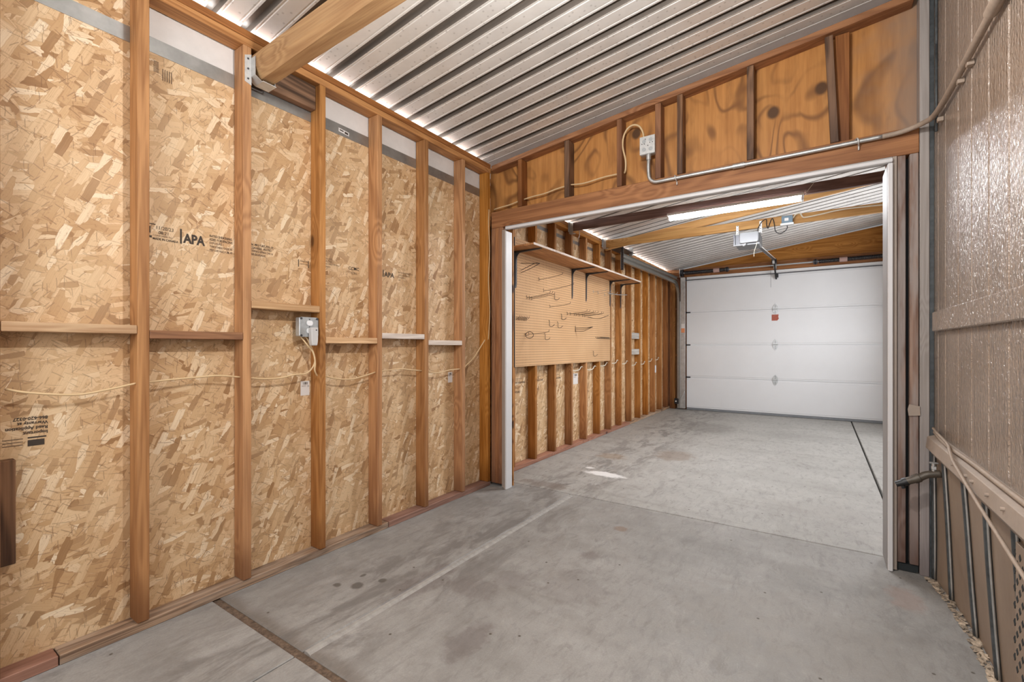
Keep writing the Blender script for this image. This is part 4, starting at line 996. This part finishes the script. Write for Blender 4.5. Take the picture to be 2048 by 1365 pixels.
b.tube([(-2.3, 5.72, 2.50), (-2.25, 5.9, 2.49), (-2.22, 6.1, 2.50), (-2.2, 6.3, 2.49)], .014, M['galv'], 8)
b.box((-2.24, 6.28, 2.44), (-2.19, 6.32, 2.56), M['galv'], .002); b.build('rear_brace', t)
b = MB(); b.box((-2.25, YD-.12, .10), (-2.17, YD-.05, .20), M['black'], .006); b.cyl((-2.215, YD-.125, .15), (-2.215, YD-.14, .15), .012, M['paper'], 10); b.build('safety_sensor', t)
b = MB(); b.tube([(-2.13, YD-.10, .20), (-2.10, YD-.10, .26), (-2.07, YD-.10, .34)], .008, M['galvlight'], 6); b.build('lift_cable', t)
fin(t)
# torsion springs
t = empty('torsion_spring', (-.6, 8.74, 2.50), 'black torsion springs on a grey shaft above the garage door', 'spring')
b = MB(); b.cyl((-2.16, 8.74, 2.515), (1.0, 8.74, 2.515), .0125, M['steelbox'], 12); b.build('shaft', t)
for x0, x1 in ((-2.06, -1.36), (-.02, .93)):
    b = MB(); n = int((x1-x0)/.0145)
    b.tube([(x0+(x1-x0)*i/(n*8), 8.74+.030*math.cos(2*math.pi*i/8), 2.515+.030*math.sin(2*math.pi*i/8)) for i in range(n*8+1)], .0055, M['blacksteel'], 5, 1, smooth=False)
    b.build('coil', t)
for x in (-1.52, .30): b = MB(); b.cyl((x-.05, 8.74, 2.515), (x+.05, 8.74, 2.515), .038, M['pinkband'], 16); b.build('paint_band', t)
for x in (-1.35, -.06): b = MB(); b.cyl((x-.03, 8.74, 2.515), (x+.03, 8.74, 2.515), .036, M['darksteel'], 12); b.cyl((x-.01, 8.74, 2.515), (x+.01, 8.74, 2.515), .046, M['blacksteel'], 10); b.build('winding_cone', t)
b = MB(); b.cyl((-2.13, 8.74, 2.515), (-2.08, 8.74, 2.515), .06, M['blacksteel'], 16); b.cyl((-2.10, 8.74, 2.515), (-2.09, 8.74, 2.515), .075, M['darksteel'], 16); b.box((-2.15, 8.72, 2.44), (-2.14, YD-.05, 2.60), M['galv'], .002); b.build('cable_drum', t)
b = MB(); b.box((-.64, 8.72, 2.46), (-.60, YD-.035, 2.60), M['galv'], .003); b.build('centre_bearing', t); fin(t)
# opener
YO = 5.5
t = empty('garage_opener', (-.66, YO, 2.25), 'silver garage door opener with a clear lamp lens hanging from the golden joist', 'opener')
b = MB(); b.prism([(-.770, 2.262), (-.545, 2.262), (-.535, 2.275), (-.535, 2.385), (-.545, 2.392), (-.770, 2.380)], 'Y', YO+.01, YO+.30, M['openmetal'], .004); b.build('housing', t)
b = MB(); b.box((-.785, YO-.012, 2.256), (-.530, YO+.01, 2.270), M['lens'], .003); b.box((-.785, YO-.006, 2.262), (-.765, YO+.012, 2.385), M['darksteel'], .002); b.box((-.76, YO+.004, 2.27), (-.70, YO+.012, 2.375), M['darksteel']); b.build('front_frame', t)
b = MB(); poly = []
for cx, cz, a0 in ((-.56, 2.372, 0), (-.705, 2.372, 1), (-.705, 2.295, 2), (-.56, 2.295, 3)):
    for k in range(5): a = math.pi/2*(a0+k/4); poly.append((cx+.018*math.cos(a), cz+.018*math.sin(a)))
b.prism(poly, 'Y', YO-.030, YO+.008, M['lens'], .004); f = b.build('lamp_lens', t)
b = MB()
for i in range(4):
    for j in range(2): b.box((-.70+i*.036, YO-.034, 2.298+j*.042), (-.672+i*.036, YO-.0300, 2.333+j*.042), M['facet'], .003)
b.cyl((-.655, YO-.031, 2.288), (-.655, YO-.036, 2.288), .018, M['white'], 14); b.build('lens_facet', f)
b = MB(); b.cyl((-.655, YO-.010, 2.26), (-.655, YO-.024, 2.26), .008, M['black'], 10); b.build('screw', t)
for x0, zt2 in ((-.772, 2.50), (-.545, 2.52)):
    b = MB(); b.box((x0, YO+.096, 2.385), (x0+.026, YO+.102, zt2), M['galvlight'], .001); b.box((x0, YO-.0, 2.378), (x0+.026, YO+.10, 2.386), M['galvlight'], .001)
    for k in range(4): b.cyl((x0+.013, YO+.096, 2.41+k*.028), (x0+.013, YO+.0945, 2.41+k*.028), .005, M['black'], 8)
    b.build('hanging_strap', t)
b = MB(); b.prism([(-.632, 0), (-.600, 0), (-.600, 1), (-.632, 1)], 'Z', 0, 1, M['darksteel'])
b.bm.clear()
p0, p1 = Vector((-.616, YO+.28, 2.325)), Vector((-.616, 8.68, 2.585))
for dx, w, h, m in ((0, .028, .010, 'blacksteel'), (0, .008, .032, 'darksteel')):
    vs = []
    for p in (p0, p1): vs += [p+Vector((-w/2, 0, -h/2)), p+Vector((w/2, 0, -h/2)), p+Vector((w/2, 0, h/2)), p+Vector((-w/2, 0, h/2))]
    b.add(vs, [(0, 1, 2, 3), (4, 7, 6, 5), (0, 4, 5, 1), (1, 5, 6, 2), (2, 6, 7, 3), (3, 7, 4, 0)], M[m])
b.tube([p0+Vector((.022, 0, .01)), p1+Vector((.022, 0, .01))], .005, M['galvlight'], 6, smooth=False)
b.tube([p0+Vector((-.022, 0, .01)), p1+Vector((-.022, 0, .01))], .005, M['galvlight'], 6, smooth=False)
b.build('drive_rail', t)
b = MB(); b.box((-.655, 8.52, 2.52), (-.585, 8.66, 2.595), M['blacksteel'], .008); b.box((-.64, 8.50, 2.51), (-.61, 8.54, 2.56), M['galvlight'], .004); b.build('trolley', t)
b = MB(); b.tube([(-.617, 8.56, 2.53), (-.615, 8.62, 2.47), (-.613, 8.72, 2.38), (-.605, 8.79, 2.29)], .012, M['black'], 6, 6); b.box((-.61, 8.77, 2.315), (-.575, 8.812, 2.375), M['blacksteel'], .004); b.build('door_arm', t)
b = MB(); b.tube([(-.665, 8.54, 2.52), (-.665, 8.54, 2.13)], .002, M['darksteel'], 5, smooth=False); f = b.build('release_cord', t)
b = MB(); b.cyl((-.69, 8.54, 2.115), (-.64, 8.54, 2.13), .012, M['pipe'], 8); b.cyl((-.675, 8.54, 2.10), (-.690, 8.54, 2.075), .010, M['white'], 8); b.build('release_knob', f)
fin(t)
# outlet on joist
yj = 5.606
t = empty('joist_outlet', (-.28, yj, 2.40), 'small blue electrical box with a white label on the golden joist', 'junction box')
b = MB(); b.box((-.335, yj-.05, 2.452), (-.235, yj-.001, 2.53), M['blue'], .003); b.build('box', t)
b = MB(); b.box((-.345, yj-.062, 2.43), (-.225, yj-.0, 2.452), M['galvlight'], .002); b.build('cover_plate', t)
b = MB(); b.box((-.308, yj-.0515, 2.475), (-.272, yj-.0500, 2.505), M['paper']); b.build('label', t); fin(t)
opener_cord = ([[(-.285, yj-.03, 2.43), (-.285, yj-.03, 2.40), (-.31, yj-.03, 2.37), (-.355, yj-.03, 2.355), (-.39, yj-.03, 2.385), (-.40, yj-.02, 2.44), (-.41, yj-.008, 2.50), (-.425, yj-.006, 2.53), (-.45, yj-.008, 2.47), (-.462, yj-.01, 2.43), (-.475, yj-.008, 2.47), (-.48, yj-.006, 2.53), (-.52, yj-.01, 2.51), (-.55, yj-.03, 2.45), (-.56, yj-.03, 2.41)]])
t = bpy.data.objects['garage_opener']; t['base'] = tuple(t.location)
b = MB(); b.tube(opener_cord[0], .0045, M['black']); b.build('power_cord', t)
b = MB(); b.tube([(-.575, YO-.004, 2.40), (-.59, YO-.01, 2.36), (-.555, YO-.02, 2.28), (-.58, YO-.02, 2.18), (-.585, YO-.02, 2.12)], .0025, M['creamw']); b.build('antenna_wire', t); fin(t)
cable('electric_cable', [[(-.235, yj-.02, 2.50), (-.21, yj-.02, 2.535), (-.17, yj-.02, 2.54), (-.15, yj-.015, 2.505), (-.12, yj-.008, 2.495), (.0, yj-.007, 2.505), (.15, yj-.007, 2.522), (.35, yj-.007, 2.522), (1.0, yj-.007, 2.49)]], .0065, 'creamw', 'white cable stapled along the golden joist right of the blue box')

# ================================================================== CAMERA
cam = bpy.data.cameras.new('cam'); co = bpy.data.objects.new('cam', cam); COL.objects.link(co)
yaw = math.atan(616/914.3)
co.location = (0, 0, 1.16); co.rotation_euler = (math.pi/2, 0, yaw)
cam.sensor_fit = 'HORIZONTAL'; cam.sensor_width = 36; cam.lens = 36*914.3/2048
cam.shift_y = (694-682.5)/2048; cam.clip_start = .05
scn.camera = co

# ================================================================== LIGHT
w = bpy.data.worlds.new('w'); scn.world = w; w.use_nodes = True
w.node_tree.nodes['Background'].inputs[0].default_value = (.93, .96, 1.0, 1); w.node_tree.nodes['Background'].inputs[1].default_value = .45
def lamp(name, typ, loc, e, col=(1, 1, 1), size=.1, size_y=None, rot=None, target=None, **kw):
    l = bpy.data.lights.new(name, typ); l.energy = e; l.color = col
    if typ == 'AREA':
        l.shape = 'RECTANGLE' if size_y else 'SQUARE'; l.size = size
        if size_y: l.size_y = size_y
    else: l.shadow_soft_size = size
    o = bpy.data.objects.new(name, l); COL.objects.link(o); o.location = loc
    if target is not None: o.rotation_euler = (Vector(target)-Vector(loc)).to_track_quat('-Z', 'Y').to_euler()
    elif rot: o.rotation_euler = rot
    for k_, v_ in kw.items(): setattr(l, k_, v_)
    return o
lamp('near_bulb', 'POINT', (-.52, 1.14, 2.33), 68, (1, .985, .962), .035)
lamp('near_fill', 'AREA', (-.9, -1.2, 1.9), 50, (1, .995, .985), 2.0, 1.6, target=(-1.0, 3.0, 1.6))
lamp('tube_lamp', 'AREA', (-.68, 4.565, 2.375), 22, (.96, .98, 1), 1.1, .07, rot=(0, 0, 0))
lamp('far_fill', 'AREA', (1.2, 7.0, 1.6), 58, (.97, .98, 1), 1.5, 1.2, target=(-1.5, 6.5, 1.6))
a1 = Vector((1, 0, .22)).to_track_quat('-Z', 'Y').to_euler()
def eave(name, x, y0, y1, z, e):
    l = bpy.data.lights.new(name, 'AREA'); l.shape = 'RECTANGLE'; l.size = .022; l.size_y = y1-y0; l.energy = e; l.color = (.93, .97, 1)
    o = bpy.data.objects.new(name, l); COL.objects.link(o); o.location = (x, (y0+y1)/2, z)
    # local -Z points into the room and slightly up, local Y runs along the wall
    zx = -Vector((1, 0, .25)).normalized(); yy = Vector((0, 1, 0)); xx = yy.cross(zx)
    o.matrix_world = Matrix.Translation(o.location) @ Matrix((xx, yy, zx)).transposed().to_4x4()
eave('eave_daylight_near', -2.37, -1.4, 3.0, 2.700, 6.5)
eave('eave_daylight_far', -2.43, 3.3, 8.8, 2.572, 8)
